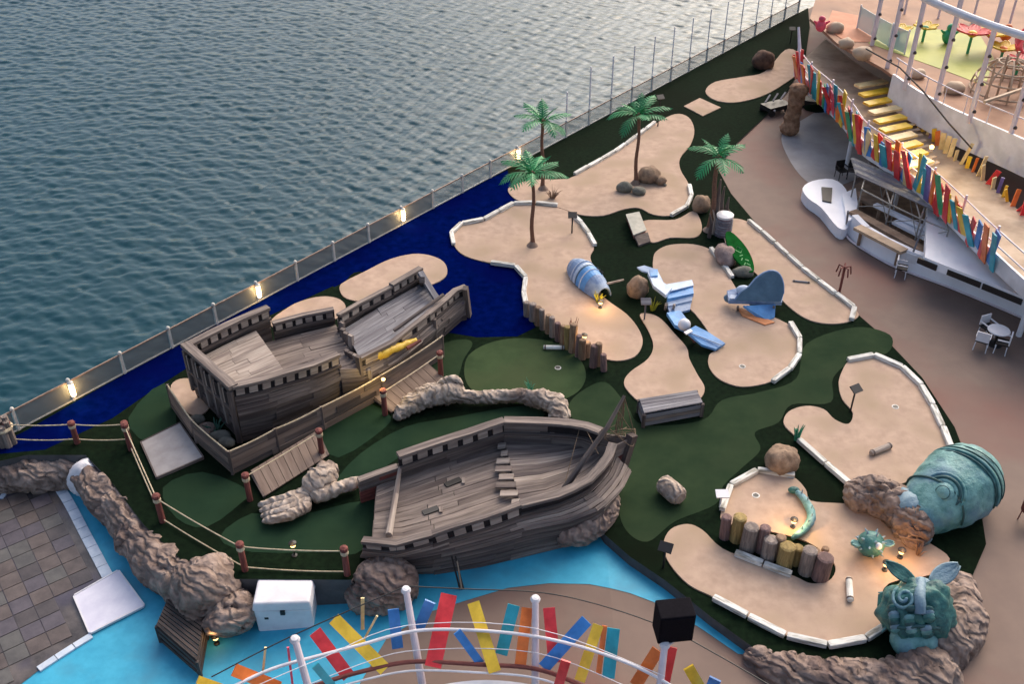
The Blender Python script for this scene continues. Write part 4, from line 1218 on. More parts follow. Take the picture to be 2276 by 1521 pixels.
# surfboard, engine and splintered mast between the greens
def surfboard():
    T = thing('surfboard', P(1650, 580), 'green surfboard with pale markings leaning on pink rock by the promenade green', 'surfboard')
    a, b = P(1618, 516, .95), P(1670, 606, .25)
    d = (b-a); L = d.length; dn = d.normalized()
    s_ = dn.cross(Vector((.2, -.3, 1))).normalized(); up = s_.cross(dn).normalized()
    if up.z < 0: up = -up
    M_g = pm('green_board', srgb(10, 70, 24), srgb(18, 90, 36), .95, 3, spec=.05)
    M_l = pm('mint_print', srgb(110, 170, 110), srgb(140, 190, 136), .9, 3, spec=.1)
    n = 22
    out = []
    for i in range(n):
        t = i/(n-1); w = .44*math.sin(math.pi*min(1, max(0, t*.96+.02)))**.55
        out.append((t, w))
    ring = [a + d*t + s_*w for t, w in out] + [a + d*t - s_*w for t, w in out[::-1]]
    V = [p + up*.04 for p in ring] + [p - up*.04 for p in ring]
    m = len(ring)
    MB().add(V, [tuple(range(m))[::-1], tuple(m+i for i in range(m))] + [((i+1) % m, m+(i+1) % m, m+i, i) for i in range(m)]).build('board', M_g, T)
    # flat print: a small diamond and a scatter of short strokes
    c = a + d*.46 + up*.046
    MB().tube([c + s_*q[0]*.17 + dn*q[1]*.2 for q in ((1, 0), (0, 1), (-1, 0), (0, -1), (1, 0))], .03, 5, flat=.2).build('painted_diamond', M_l, T)
    for k, (t, o_, r_) in enumerate(((.60, .05, .2), (.69, .12, .9), (.72, -.1, -.6), (.80, .1, .8), (.82, -.06, -.8), (.89, .03, .1))):
        c = a + d*t + s_*o_ + up*.046
        v = s_*math.cos(r_) + dn*math.sin(r_)
        MB().beam(c - v*.09, c + v*.09, .045, .012, up=up).build('painted_stroke', M_l, T)
surfboard()
boulder(1612, 580, (.5, .75, .5), 'pinkish grey rock propping up the green surfboard', 23, pm('pink_rock', srgb(122, 104, 100), srgb(164, 142, 134), .9, 3, bump=.04))
boulder(1650, 612, (.5, .32, .26), 'flat grey rock at the foot of the green surfboard', 25, M_gstone)
En = thing('wreck_engine', P(1606, 520), 'grey upright engine with bright white cap at the promenade edge', 'engine')
pb = P(1606, 522)
MB().lathe(pb, [(.36, 0), (.38, .1), (.36, .7), (.34, .95)], 18).build('casing', pm('purple_grey_metal', srgb(96, 86, 98), srgb(134, 122, 130), .5, 4, bump=.01), En)
MB().lathe(pb+Vector((0, 0, .95)), [(.34, 0), (.40, .04), (.40, .14), (.2, .2), (0, .22)], 18).build('cap', M_white, En)
for k in range(6): MB().lathe(pb+Vector((0, 0, .14+k*.13)), [(.375, 0), (.41, .02), (.41, .05), (.375, .07)], 18).build('cooling_fin', M_woodg, En)
Ms = thing('splintered_mast', P(1590, 515), 'splintered brown and silver upright timbers beside the promenade palm', 'timber')
for i, (px, py, ty, m_, w) in enumerate([(1590, 512, 400, M_woodd, .16), (1602, 500, 415, M_woodd, .14), (1613, 492, 440, M_woodd, .12), (1620, 485, 462, M_woodd, .1), (1584, 520, 468, M_woodl, .1), (1592, 524, 478, M_woodg, .09), (1576, 528, 476, M_woodd, .1)]):
    b_ = P(px, py); h = HT(px, py, ty)
    MB().tube([b_, b_+Vector((random.uniform(-.1, .1), .05, h*.6)), b_+Vector((random.uniform(-.15, .05), .05, h))], [w, w*.8, w*.25], 6).build('timber', m_, Ms)
# stone ramp by the small green, slatted box by the narrow green
Sr = thing('stone_ramp', P(1410, 505), 'pale stone ramp with red brown side by the small sand green', 'ramp')
slab(Sr, [(1391, 476, .4), (1421, 470, .34), (1437, 511, .3), (1408, 522, .42)], .4, .06, pm('pale_concrete', srgb(160, 158, 146), srgb(184, 180, 168), .85, 3, bump=.01), 'ramp_top')
slab(Sr, [(1393, 478, .33), (1420, 473, .27), (1435, 512, .23), (1410, 522, .35)], .3, .24, M_red, 'ramp_body')
slab(Sr, [(1410, 524, .3), (1440, 516, .24), (1446, 536, .1), (1420, 545, .1)], .2, .1, M_woodd, 'ramp_step')
def slat_box():
    T = thing('slatted_box', P(1492, 930), 'long grey slatted wooden box at the foot of the narrow sand green', 'box')
    a, b, c, d = PS([(1421, 888), (1548, 868), (1562, 896), (1432, 920)], .62)
    n = 5
    for i in range(n):
        t0, t1 = (i+.05)/n, (i+.95)/n
        MB().grid([[a.lerp(d, t0), b.lerp(c, t0)], [a.lerp(d, t1), b.lerp(c, t1)]], thick=.05).build('top_slat', M_woodg, T)
    z = Vector((0, 0, 1))
    for (u, v) in ((d, c), (c, b), (b, a), (a, d)):
        for k in range(3):
            h = .12 + k*.17
            MB().beam(Vector((u.x, u.y, h)), Vector((v.x, v.y, h)), .05, .14).build('side_slat', M_woodg if k != 1 else M_wood, T)
    for u in (a, b, c, d): MB().beam(Vector((u.x, u.y, 0)), Vector((u.x, u.y, .58)), .12, .12).build('corner_post', M_woodd, T)
slat_box()
# ================================================================== TEAL SEA CREATURES
M_teal = pm('verdigris', srgb(72, 126, 124), srgb(128, 176, 172), .45, 2.2, bump=.05, bscale=7, c3=srgb(96, 130, 152), s3=.9)
M_teald = pm('deep_verdigris', srgb(28, 80, 82), srgb(74, 136, 128), .4, 2.6, bump=.04, bscale=8, c3=srgb(44, 92, 84), s3=1.2)
M_tealb = pm('blue_verdigris', srgb(104, 134, 150), srgb(150, 176, 186), .45, 2.4, bump=.04, bscale=8, c3=srgb(86, 112, 136), s3=1.2)
M_ridge = pm('dark_groove', srgb(30, 66, 70), srgb(48, 92, 92), .5, 3)
def giant_head():
    T = thing('giant_fish_head', P(2110, 1130), 'giant domed teal fish head with round eye at the promenade edge', 'sculpture')
    a, b = P(2035, 1150, .55), P(2165, 1052, .95)
    d = (b-a); dn = d.normalized(); L = d.length
    s_ = Vector((dn.y, -dn.x, 0)).normalized(); up = s_.cross(dn).normalized()
    if up.z < 0: s_ = -s_; up = s_.cross(dn)
    if up.z < 0: up = -up
    n = 40
    path = [a - dn*.35 + (d + dn*1.25)*(i/n) for i in range(n+1)]
    def prof(t): return 1.22*max(0.03, (math.sin(math.pi*min(.5, .13+t*.62)))*(1-max(0, (t-.62)/.38)**2.6*.97))
    rr = [prof(i/n) for i in range(n+1)]
    sv = Vector((4, 8, 1))
    def fn(v, off, t, ang):
        h = .05*noise.fractal(v*1.6+sv, 1, 2, 4)
        h += .035*max(0, math.sin(t*34))*(1 if .3 < t < .62 else .2)
        h += .03*abs(noise.noise(v*4+sv))
        return v + off*h
    MB().tube(path, rr, 48, fn=fn).build('head', M_teal, T, True)
    # snout: a lower lobe in blue-grey
    MB().blob(P(2036, 1128, .72), (.85, .66, .56), 40, .16, 1.5, 3, ridge=.26).build('snout', M_tealb, T, True)
    # eye with lid rings, looking up and towards the camera
    ce = P(2094, 1082, 0)
    cax = a + d*.52
    dirn = (Vector((0, 0, CAM_H)) - cax).normalized()
    dirn = (dirn + up*.25 - dn*.25).normalized()
    r_here = 1.12
    e = cax + dirn*(r_here)
    Mx = dirn.to_track_quat('Z', 'Y').to_matrix()
    ey = MB().lathe(e - dirn*.16, [(.46, 0), (.45, .14), (.38, .2), (.34, .17), (.33, .2), (.26, .3), (.14, .36), (0, .38)], 26, axis=Mx).build('eye', M_teal, T, True)
    for r_, h_ in ((.50, .1), (.62, .02)):
        MB().tube([e - dirn*.10 + Mx @ Vector((r_*math.cos(q), r_*math.sin(q), h_-.05)) for q in [2*math.pi*k/28 for k in range(29)]], .055, 8).build('eye_ring', M_teal if r_ > .55 else M_ridge, ey, True)
    MB().tube([e + dirn*.14 + Mx @ Vector((.2*math.cos(q), .2*math.sin(q), 0)) for q in [2*math.pi*k/20 for k in range(21)]], .035, 6).build('pupil_ring', M_ridge, ey, True)
    # brow ropes and gill grooves wrapping the dome
    for t, m_, rad in ((.30, M_ridge, .035), (.62, M_ridge, .03), (.655, M_teal, .05), (.69, M_ridge, .03), (.74, M_ridge, .02)):
        k = t; c = path[0].lerp(path[-1], k); r_ = prof(k)+.035
        pts = []
        for q in range(25):
            a_ = -.1 + (math.pi+.2)*q/24
            pts.append(c + (s_*math.cos(a_) + up*math.sin(a_))*r_ + dn*.10*math.sin(a_*2))
        MB().tube(pts, rad, 6).build('brow_rope' if m_ is M_tealb else 'groove', m_, T, True)
    # lower jaw with teeth rim
    MB().tube(catmull([P(1990, 1120, .35), P(2018, 1160, .3), P(2060, 1205, .25)], False, 8), [.2]*17, 12, fn=rockfn(3, .06, 3)).build('jaw', M_tealb, T, True)
giant_head()
def leaf(T, a, b, w, mat, nm, up=Vector((0, 0, 1))):
    d = b-a; L = d.length; dn = d.normalized()
    s_ = dn.cross(up).normalized(); u = s_.cross(dn)
    rows = []
    for q in range(7):
        f = q/6*2-1
        rows.append([a + d*(i/10) + s_*(f*w*math.sin(math.pi*min(1, (i/10)*.9+.06))**.8) + u*(.10*abs(f)*w + .03*math.cos(q*3.1)) for i in range(11)])
    o = MB().grid(rows, thick=.05).build(nm, mat, T, True)
    return o
def mask_fish():
    T = thing('teal_fish_idol', P(2040, 1410), 'squat dark teal fish idol with two leaf ears on the rock wall', 'sculpture')
    c = P(2036, 1362, .95)
    MB().blob(c, (1.02, .80, 1.02), 56, .14, 1.5, 6, ridge=.30).build('body', M_teald, T, True)
    MB().blob(P(2035, 1425, .4), (.72, .5, .5), 26, .12, 1.2, 9).build('chin', M_teal, T, True)
    leaf(T, P(2035, 1298, 1.75), P(1968, 1250, 1.95), .20, M_teald, 'ear_fin', Vector((0, -.6, 1)))
    leaf(T, P(2066, 1298, 1.75), P(2130, 1256, 2.0), .26, M_tealb, 'ear_fin', Vector((0, -.6, 1)))
    cam_dir = (Vector((0, 0, CAM_H)) - c).normalized()
    # nose ridge, brows, cheeks, mouth: raised coils on the front
    def on(px, py, k=1.0):
        # point of the body surface seen at a bearing: intersect with the ellipsoid
        o_ = Vector((0, 0, CAM_H)); d_ = (P(px, py, 0)-o_).normalized()
        sx, sy, sz = 1.02*k, .80*k, 1.02*k
        q_ = o_-c
        A = (d_.x/sx)**2+(d_.y/sy)**2+(d_.z/sz)**2
        B = 2*(q_.x*d_.x/sx**2+q_.y*d_.y/sy**2+q_.z*d_.z/sz**2)
        C_ = (q_.x/sx)**2+(q_.y/sy)**2+(q_.z/sz)**2-1
        D = B*B-4*A*C_
        t = (-B-math.sqrt(max(0, D)))/(2*A)
        return o_+d_*t
    MB().tube(catmull([on(2046, 1292), on(2044, 1330), on(2046, 1365)], False, 6), [.16]*13, 10, fn=rockfn(2, .03, 4)).build('nose', M_tealb, T, True)
    for cx, cy, m_ in ((2010, 1330, M_teal),):
        pts = []
        for q in range(26):
            an = q*.42; r_ = 4 + q*.95
            pts.append(on(cx + r_*math.cos(an), cy + r_*1.0*math.sin(an), 1.02))
        MB().tube(pts, .05, 8).build('cheek_coil', m_, T, True)
    for k in range(22):
        px_, py_ = 1985 + (k*37) % 110, 1352 + (k*23) % 62
        MB().blob(on(px_, py_, .99), (.17, .08, .15), 10, .1, 2, k).build('scale', [M_teald, M_teal, M_tealb, M_ridge][k % 4], T, True)
    MB().tube(catmull([on(1980, 1392, 1.0), on(2012, 1396, 1.02), on(2045, 1392, 1.02), on(2088, 1398, 1.0)], False, 6), .06, 8).build('mouth_line', M_ridge, T, True)
    # side fin with spines
    for k in range(5):
        a_ = P(1985, 1320+k*14, .9 - k*.08)
        MB().tube([a_, P(1952+k*2, 1318+k*22, .75-k*.1)], [.07, .02], 6).build('fin_spine', M_teal, T)
    slab(T, [(1990, 1305, 1.1), (1952, 1322, .9), (1950, 1350, .7), (1962, 1395, .4), (1990, 1380, .6)], .6, .05, M_teald, 'side_fin')
    MB().blob(P(2050, 1300, 1.7), (.28, .2, .2), 14, .1, 2, 4).build('crest', M_tealb, T, True)
mask_fish()
Pf = thing('pufferfish', P(1937, 1215), 'small round teal pufferfish on the sand by the rock ledge', 'sculpture')
cp = P(1936, 1210, .42)
MB().blob(cp, (.42, .42, .40), 26, .06, 1.5, 2).build('body', M_teald, Pf, True)
for k in range(26):
    z_ = 1-2*(k+.5)/26; a_ = k*2.4; r_ = math.sqrt(1-z_*z_)
    d_ = Vector((r_*math.cos(a_), r_*math.sin(a_), z_))
    if d_.z > -.5: MB().tube([cp + d_*.36, cp + d_*.52], [.06, .01], 6).build('spine', M_tealb, Pf)
for s_ in (-1, 1): leaf(Pf, cp + Vector((s_*.36, -.05, .05)), cp + Vector((s_*.66, -.1, .12)), .14, M_teal, 'fin')
MB().blob(cp + Vector((.1, -.30, .22)), (.11, .11, .11), 12, .02, 1).build('eye', M_white, Pf, True)
Se = thing('sea_serpent', P(1790, 1150), 'thin teal serpent curling along the edge of the circular green', 'sculpture')
sp_ = catmull([P(1768, 1092, .12), P(1785, 1108, .22), P(1800, 1132, .15), P(1803, 1155, .26), P(1790, 1175, .15), P(1772, 1190, .22), P(1760, 1198, .12)], False, 8)
MB().tube(sp_, [.05+.09*math.sin(math.pi*min(1, .12+i/(len(sp_)-1)*.85)) for i in range(len(sp_))], 12, fn=rockfn(2, .03, 6)).build('body', M_teal, Se, True)
MB().blob(P(1764, 1090, .16), (.2, .13, .12), 14, .06, 2).build('head', M_teald, Se, True)
for k in range(6):
    q_ = sp_[6+k*6]; MB().tube([q_, q_ + Vector((.02, .05, .24))], [.05, .01], 5).build('dorsal_spike', M_tealb, Se)
# coral tufts and dry grass
def tuft(px, py, n, h, mat, label, name, cat, spread=.25, z=0.0, rad=.02):
    T = thing(name, P(px, py, z), label, cat)
    b_ = P(px, py, z)
    for k in range(n):
        a_ = random.uniform(0, 6.28); l_ = random.uniform(.3, 1)*spread
        MB().tube([b_ + Vector((math.cos(a_)*l_*.3, math.sin(a_)*l_*.3, 0)), b_ + Vector((math.cos(a_)*l_*.7, math.sin(a_)*l_*.7, h*.6*random.uniform(.7, 1.1))), b_ + Vector((math.cos(a_)*l_*1.3, math.sin(a_)*l_*1.3, h*random.uniform(.7, 1.1)))], [rad, rad*.8, rad*.2], 5).build('blade', mat, T)
M_coral = pm('green_coral', srgb(50, 130, 96), srgb(86, 166, 130), .5, 4)
M_dry = pm('dry_grass', srgb(112, 84, 68), srgb(150, 122, 100), .9, 4)
M_lime = pm('lime_leaves', srgb(140, 140, 30), srgb(180, 176, 60), .7, 4)
tuft(1770, 978, 9, .75, M_coral, 'small green coral branch at the tip of the notched sand green', 'coral', 'coral', .22, rad=.045)
tuft(1228, 440, 26, .5, M_dry, 'brown dry grass clump at the foot of the rail palm', 'dry_grass', 'plant', .42, .05)
tuft(1330, 672, 14, .45, M_lime, 'lime leafy tuft glowing beside the fuselage lamp', 'leafy_tuft', 'plant', .25, .05, .03)
tuft(1272, 742, 9, .75, M_red, 'dark red spiky plant among the timber piles', 'spiky_plant', 'plant', .2, 0, .03)
tuft(2040, 1235, 12, .4, M_dry, 'dry grass tuft beside the small orange lit lamp', 'dry_grass', 'plant', .2, .05)
tuft(480, 960, 14, .4, pm('sea_green_leaves', srgb(40, 84, 70), srgb(76, 120, 100), .7, 4), 'grey green tuft under the larger wreck transom', 'leafy_tuft', 'plant', .35, 0, .04)
tuft(1180, 872, 9, .5, M_coral, 'thin green coral sprig standing on the driftwood arch', 'coral', 'coral', .3, .5, .02)
tuft(1450, 690, 12, .55, M_lime, 'dark leafy tuft between the boulder and the narrow green', 'leafy_tuft', 'plant', .3, 0, .025)
rub = [(440, 940), (462, 958), (490, 975), (452, 968), (505, 990)]
for i, q_ in enumerate(rub):
    boulder(q_[0], q_[1], (.28+.05*(i % 3), .24, .2), ['grey stone nearest the small sand patch at the wreck stern', 'mossy stone second from the sand patch at the wreck stern', 'large stone under the wreck transom corner', 'small stone in front of the wreck transom', 'rounded stone touching the plank fence bend'][i], 50+i, [M_gstone, M_rock][i % 2], n=18)

# ================================================================== LAMPS, SIGNS AND SMALL GOLF PIECES
M_glow = pm('warm_bulb', srgb(255, 210, 130), None, .4, emit=(1.0, .58, .2, 1), estr=3)
def spot(px, py, label, power, h=.28, z=.05, off=(0, -.2, .35), col=(1.0, .60, .24)):
    b_ = P(px, py, z)
    L_ = thing('ground_lamp', b_, label, 'lamp', 'warm garden lamps')
    MB().lathe(b_, [(.09, 0), (.09, .03), (.025, .05), (.025, h-.1)], 10).build('stake', M_black, L_)
    MB().lathe(b_+Vector((0, 0, h-.1)), [(.05, 0), (.08, .04), (.08, .10), (.04, .14)], 12).build('bulb', M_glow, L_)
    MB().lathe(b_+Vector((0, 0, h+.05)), [(.13, 0), (.12, .03), (.03, .07), (0, .075)], 12).build('hood', M_black, L_)
    lamp_light(L_, b_ + Vector(off) + Vector((0, 0, h)), power*2.2, .1, col)
spot(1762, 1172, 'lit garden lamp at the lower edge of the circular green', 17)
spot(2000, 1240, 'lit garden lamp between the rock ledge and teal idol', 9, col=(1.0, .5, .2))
spot(1966, 1268, 'lit garden lamp beside the left ear of the teal idol', 7)
spot(1334, 684, 'lit garden lamp at the mouth of the blue fuselage', 12)
spot(1298, 770, 'lit garden lamp at the lower end of the pile row', 6, .5)
spot(655, 1236, 'lit lamp on the turf behind the pool side rope fence', 2.5, .5, 0)
spot(482, 1432, 'lit lamp beside the dark slatted crate on the cyan deck', 2, .3, -1.33)
def sign(px, py, ty, label, panel=True, tilt=.5, az=0.0, mat=None, z=0.0):
    b_ = P(px, py, z); h = HT(px, py, ty, z)
    T = thing('hole_sign', b_, label, 'sign', 'dark hole signs')
    MB().tube([b_, b_+Vector((0, 0, h))], .035, 8).build('post', mat or M_black, T)
    if panel:
        M_ = Matrix.Rotation(az, 3, 'Z') @ Matrix.Rotation(tilt, 3, 'X')
        MB().box(b_+Vector((0, -.02, h-.05)), (.42, .32, .05), M_).build('panel', mat or M_black, T)
sign(1890, 915, 862, 'dark sign on the turf notch of the right hand green', az=.5)
sign(1474, 1262, 1214, 'dark sign at the left tip of the crescent green', az=-.4)
sign(1462, 282, 214, 'dark sign on the dark turf beyond the upper green', az=.3)
sign(1271, 520, 476, 'slim dark sign at the right edge of the palm green')
sign(1432, 712, 668, 'slim pale sign at the top of the narrow green', mat=M_woodg)
sign(1600, 1128, 1096, 'small sign with white top left of the circular green', mat=M_white, tilt=.2)
sign(1756, 96, 62, 'dark sign at the far end of the sea rail')
def bar(px0, px1, r, label, mat, z=.05, name='log_obstacle', cat='obstacle'):
    a_, b_ = P(*px0, z+r), P(*px1, z+r)
    T = thing(name, (a_+b_)/2 - Vector((0, 0, z+r)) + Vector((0, 0, z)), label, cat)
    d_ = (b_-a_)
    MB().tube([a_, a_+d_*.04, a_+d_*.96, b_], [r*.8, r, r, r*.8], 12).build('round', mat, T)
    for e_ in (a_+d_*.08, a_+d_*.92): MB().tube([e_ - d_.normalized()*.03, e_ + d_.normalized()*.03], r*1.06, 12).build('band', M_woodd, T)
bar((1936, 1008), (1980, 990), .11, 'short pale log lying in the middle of the right hand green', M_woodl)
bar((1887, 1286), (1890, 1336), .10, 'white log lying in the crescent green beside the stumps', M_bord)
bar((1208, 772), (1254, 773), .09, 'white bar lying on the round putting turf', M_bord, 0.006)
bar((1762, 624), (1800, 628), .04, 'thin grey putter lying on the promenade side green', M_woodg, .05, 'lying_pole', 'pole')
def cup(px, py, label, z=.05, mat=None):
    b_ = P(px, py, z)
    T = thing('golf_cup', b_, label, 'golf hole', 'golf holes')
    MB().lathe(b_, [(.13, 0), (.13, .012), (.10, .014)], 16).build('rim', M_bord, T)
    MB().lathe(b_+Vector((0, 0, .015)), [(.095, 0), (.09, .002)], 16).build('hole', M_black, T)
cup(1240, 818, 'golf hole with white rim on the round putting turf', .006)
cup(1680, 1102, 'golf hole with white rim on the circular sand green')
cup(1650, 815, 'golf hole in the lower part of the middle sand green')
cup(1990, 905, 'golf hole in the upper half of the right hand green')
cup(1540, 335, 'golf hole near the top of the long upper green') if False else None
def deck_post(px, py, ty, label):
    b_ = P(px, py, -.1); h = HT(px, py, ty, -.1)
    T = thing('club_rack', b_, label, 'rack')
    MB().tube([b_, b_+Vector((0, 0, h))], .06, 8).build('post', M_red, T)
    for k in range(5):
        a_ = k*1.256
        MB().tube([b_+Vector((0, 0, h*.95)), b_+Vector((math.cos(a_)*.25, math.sin(a_)*.25, h)), b_+Vector((math.cos(a_)*.32, math.sin(a_)*.32, h*.7))], .035, 6).build('hook', M_red, T)
deck_post(1866, 648, 592, 'dark red branched rack on the promenade beside the turf')
# ================================================================== SPLASH PAD AND CYAN DECK THINGS
M_pad = pm('wet_mosaic', srgb(62, 58, 58), srgb(104, 96, 92), .25, 1.2, bump=.01, bscale=5, c3=srgb(70, 66, 84), s3=.5)
low_sheet('splash_pad', [(-200, 1090), (0, 1100), (30, 1088), (75, 1078), (125, 1092), (160, 1140), (235, 1285), (165, 1330), (200, 1412), (90, 1490), (0, 1560), (-200, 1600)], M_pad, .03)
M_tile = [pm('pad_tile_%s' % n_, srgb(*c_), srgb(*d_), .35, 2.5, bump=.004, rnd=.05) for n_, c_, d_ in (('brown', (82, 72, 68), (102, 91, 86)), ('grey', (80, 77, 75), (98, 95, 91)), ('plum', (76, 70, 76), (94, 87, 92)), ('dark', (68, 62, 62), (84, 77, 76)))]
def pad_tiles():
    T = thing('pad_tiling', PL(80, 1300), 'brown grey square tiles paving the splash pad', 'tiles')
    poly = [PL(*p) for p in [(-60, 1096), (0, 1106), (34, 1094), (75, 1084), (118, 1098), (152, 1146), (226, 1284), (160, 1328), (192, 1408), (84, 1484), (-60, 1590)]]
    def inside(p):
        c_ = False
        for i in range(len(poly)):
            a_, b_ = poly[i], poly[i-1]
            if (a_.y > p.y) != (b_.y > p.y) and p.x < (b_.x-a_.x)*(p.y-a_.y)/(b_.y-a_.y)+a_.x: c_ = not c_
        return c_
    ax = (PL(226, 1284)-PL(152, 1146)).normalized(); ay = Vector((-ax.y, ax.x, 0))
    o_ = PL(80, 1300); s_ = .62
    meshes = []
    for m_ in M_tile:
        mb = MB().box((0, 0, 0), (s_*.955, s_*.955, .02), 0)
        me = bpy.data.meshes.new('tile'); me.from_pydata([tuple(v) for v in mb.v], [], mb.f); me.materials.append(m_); meshes.append(me)
    rz = math.atan2(ax.y, ax.x)
    rg = random.Random(4)
    for i in range(-16, 17):
        for j in range(-16, 17):
            c_ = o_ + ax*(i*s_) + ay*(j*s_)
            if all(inside(c_ + ax*u*s_*.5 + ay*v*s_*.5) for u in (-1, 1) for v in (-1, 1)):
                inst('tile', meshes[int((noise.noise(Vector((i*.35, j*.35, 0)))+.5+rg.uniform(-.3, .3))*4) % 4], T, Vector((c_.x, c_.y, c_.z+.031+rg.uniform(0, .004))), (rg.uniform(-.004, .004), rg.uniform(-.004, .004), rz))
pad_tiles()
M_cope = pm('pale_coping', srgb(176, 190, 206), srgb(204, 212, 222), .5, 3, rnd=.06)
Cp = thing('pool_coping', PL(200, 1200), 'pale coping stones along the edge of the dark splash pad', 'coping')
def coping(px, seg, w=.26):
    pts = resample(catmull([PL(*p) for p in px], False, 5), seg)
    for a_, b_ in zip(pts, pts[1:]):
        d_ = (b_-a_).normalized()
        MB().beam(a_+d_*.012+Vector((0, 0, .05)), b_-d_*.012+Vector((0, 0, .05)), w, .06).build('coping_stone', M_cope, Cp)
coping([(130, 1082), (158, 1128), (190, 1190), (240, 1284)], .55, .34)
coping([(205, 1416), (150, 1450), (86, 1492)], .6, .22)
coping([(2, 1112), (12, 1096), (40, 1084), (76, 1076)], .5, .16)
slab_m = thing('white_mat', PL(245, 1345), 'square white mat lying at the corner of the splash pad', 'mat')
def low_quad(px, dz): return [PL(*p)+Vector((0, 0, dz)) for p in px]
q_ = low_quad([(165, 1330), (265, 1273), (323, 1352), (201, 1414)], .06)
MB().prism(q_, q_[0].z-.0, q_[0].z+.05).build('mat_pad', pm('white_foam', srgb(206, 204, 220), srgb(222, 220, 232), .6, 2), slab_m)
for i in range(4):
    a_, b_ = q_[i], q_[(i+1) % 4]
    MB().beam(a_.lerp(b_, .02)+Vector((0, 0, .03)), a_.lerp(b_, .98)+Vector((0, 0, .03)), .05, .075).build('mat_edge', M_white, slab_m)
rock('white_cloth', 'white cloth draped over the bend of the rock wall', 'cloth',
     [([PLz(184, 1050, .56), PLz(196, 1060, .62), PLz(210, 1076, .62)], [.66, .74, .70], 'cloth_sheet')], M_white, 71, .22, 1.8, 48)
def chest():
    b_ = [PL(575, 1408), PL(697, 1404)]
    z0 = b_[0].z
    f0, f1 = P(573, 1408, z0), P(700, 1404, z0)
    d = (f1-f0).normalized(); s_ = Vector((-d.y, d.x, 0))
    w = (f1-f0).length; dp = 1.2; h = 1.3
    T = thing('storage_chest', (f0+f1)/2, 'large white storage chest against the dark wall on the cyan deck', 'chest')
    c_ = (f0+f1)/2 + s_*dp/2
    az = math.atan2(d.y, d.x)
    body = MB().box(c_, (w*.97, dp*.94, h*.74), az, taper=1.02).build('body', M_white, T)
    bv = body.modifiers.new('bevel', 'BEVEL'); bv.width = .05; bv.segments = 3
    lid = MB().box(c_+Vector((0, 0, h*.75)), (w*1.04, dp*1.02, h*.25), az, taper=.93).build('lid', M_white, T)
    bv = lid.modifiers.new('bevel', 'BEVEL'); bv.width = .06; bv.segments = 3
    for k in (0,):
        MB().box(c_ - s_*dp*.5 + Vector((0, 0, h*.62)), (.14, .06, .16), az).build('latch', M_black, T)
    MB().box(c_ - s_*dp*.475 - d*w*.3 + Vector((0, 0, h*.45)), (.12, .03, .08), az).build('vent', M_black, T)
chest()
def crate():
    z0 = -1.35
    T = thing('slatted_crate', PL(415, 1440), 'dark slatted crate on the cyan deck at the rock wall end', 'crate')
    a_, b_, c_, d_ = PS([(372, 1334), (452, 1386), (437, 1470), (347, 1392)], z0+.75)
    n = 8
    for i in range(n):
        t0, t1 = (i+.12)/n, (i+.88)/n
        MB().grid([[a_.lerp(d_, t0), b_.lerp(c_, t0)], [a_.lerp(d_, t1), b_.lerp(c_, t1)]], thick=.05).build('slat', M_dk, T)
    for u, v in ((a_, b_), (b_, c_), (c_, d_), (d_, a_)):
        for h in (.12, .40, .64):
            MB().beam(Vector((u.x, u.y, z0+h)), Vector((v.x, v.y, z0+h)), .05, .12).build('side_slat', M_dk, T)
    for u in (a_, b_, c_, d_): MB().beam(Vector((u.x, u.y, z0)), Vector((u.x, u.y, z0+.72)), .09, .09).build('corner_post', M_dk, T)
    e_ = PS([(440, 1352), (486, 1372), (480, 1394), (452, 1388)], z0+.5)
    MB().prism(e_, z0, z0+.5).build('step', M_dk, T)
M_dk = pm('dark_slats', srgb(50, 42, 42), srgb(84, 72, 66), .8, 3, bump=.01, coord='UV', stretch=(.5, 4, 1), rnd=.2)
crate()

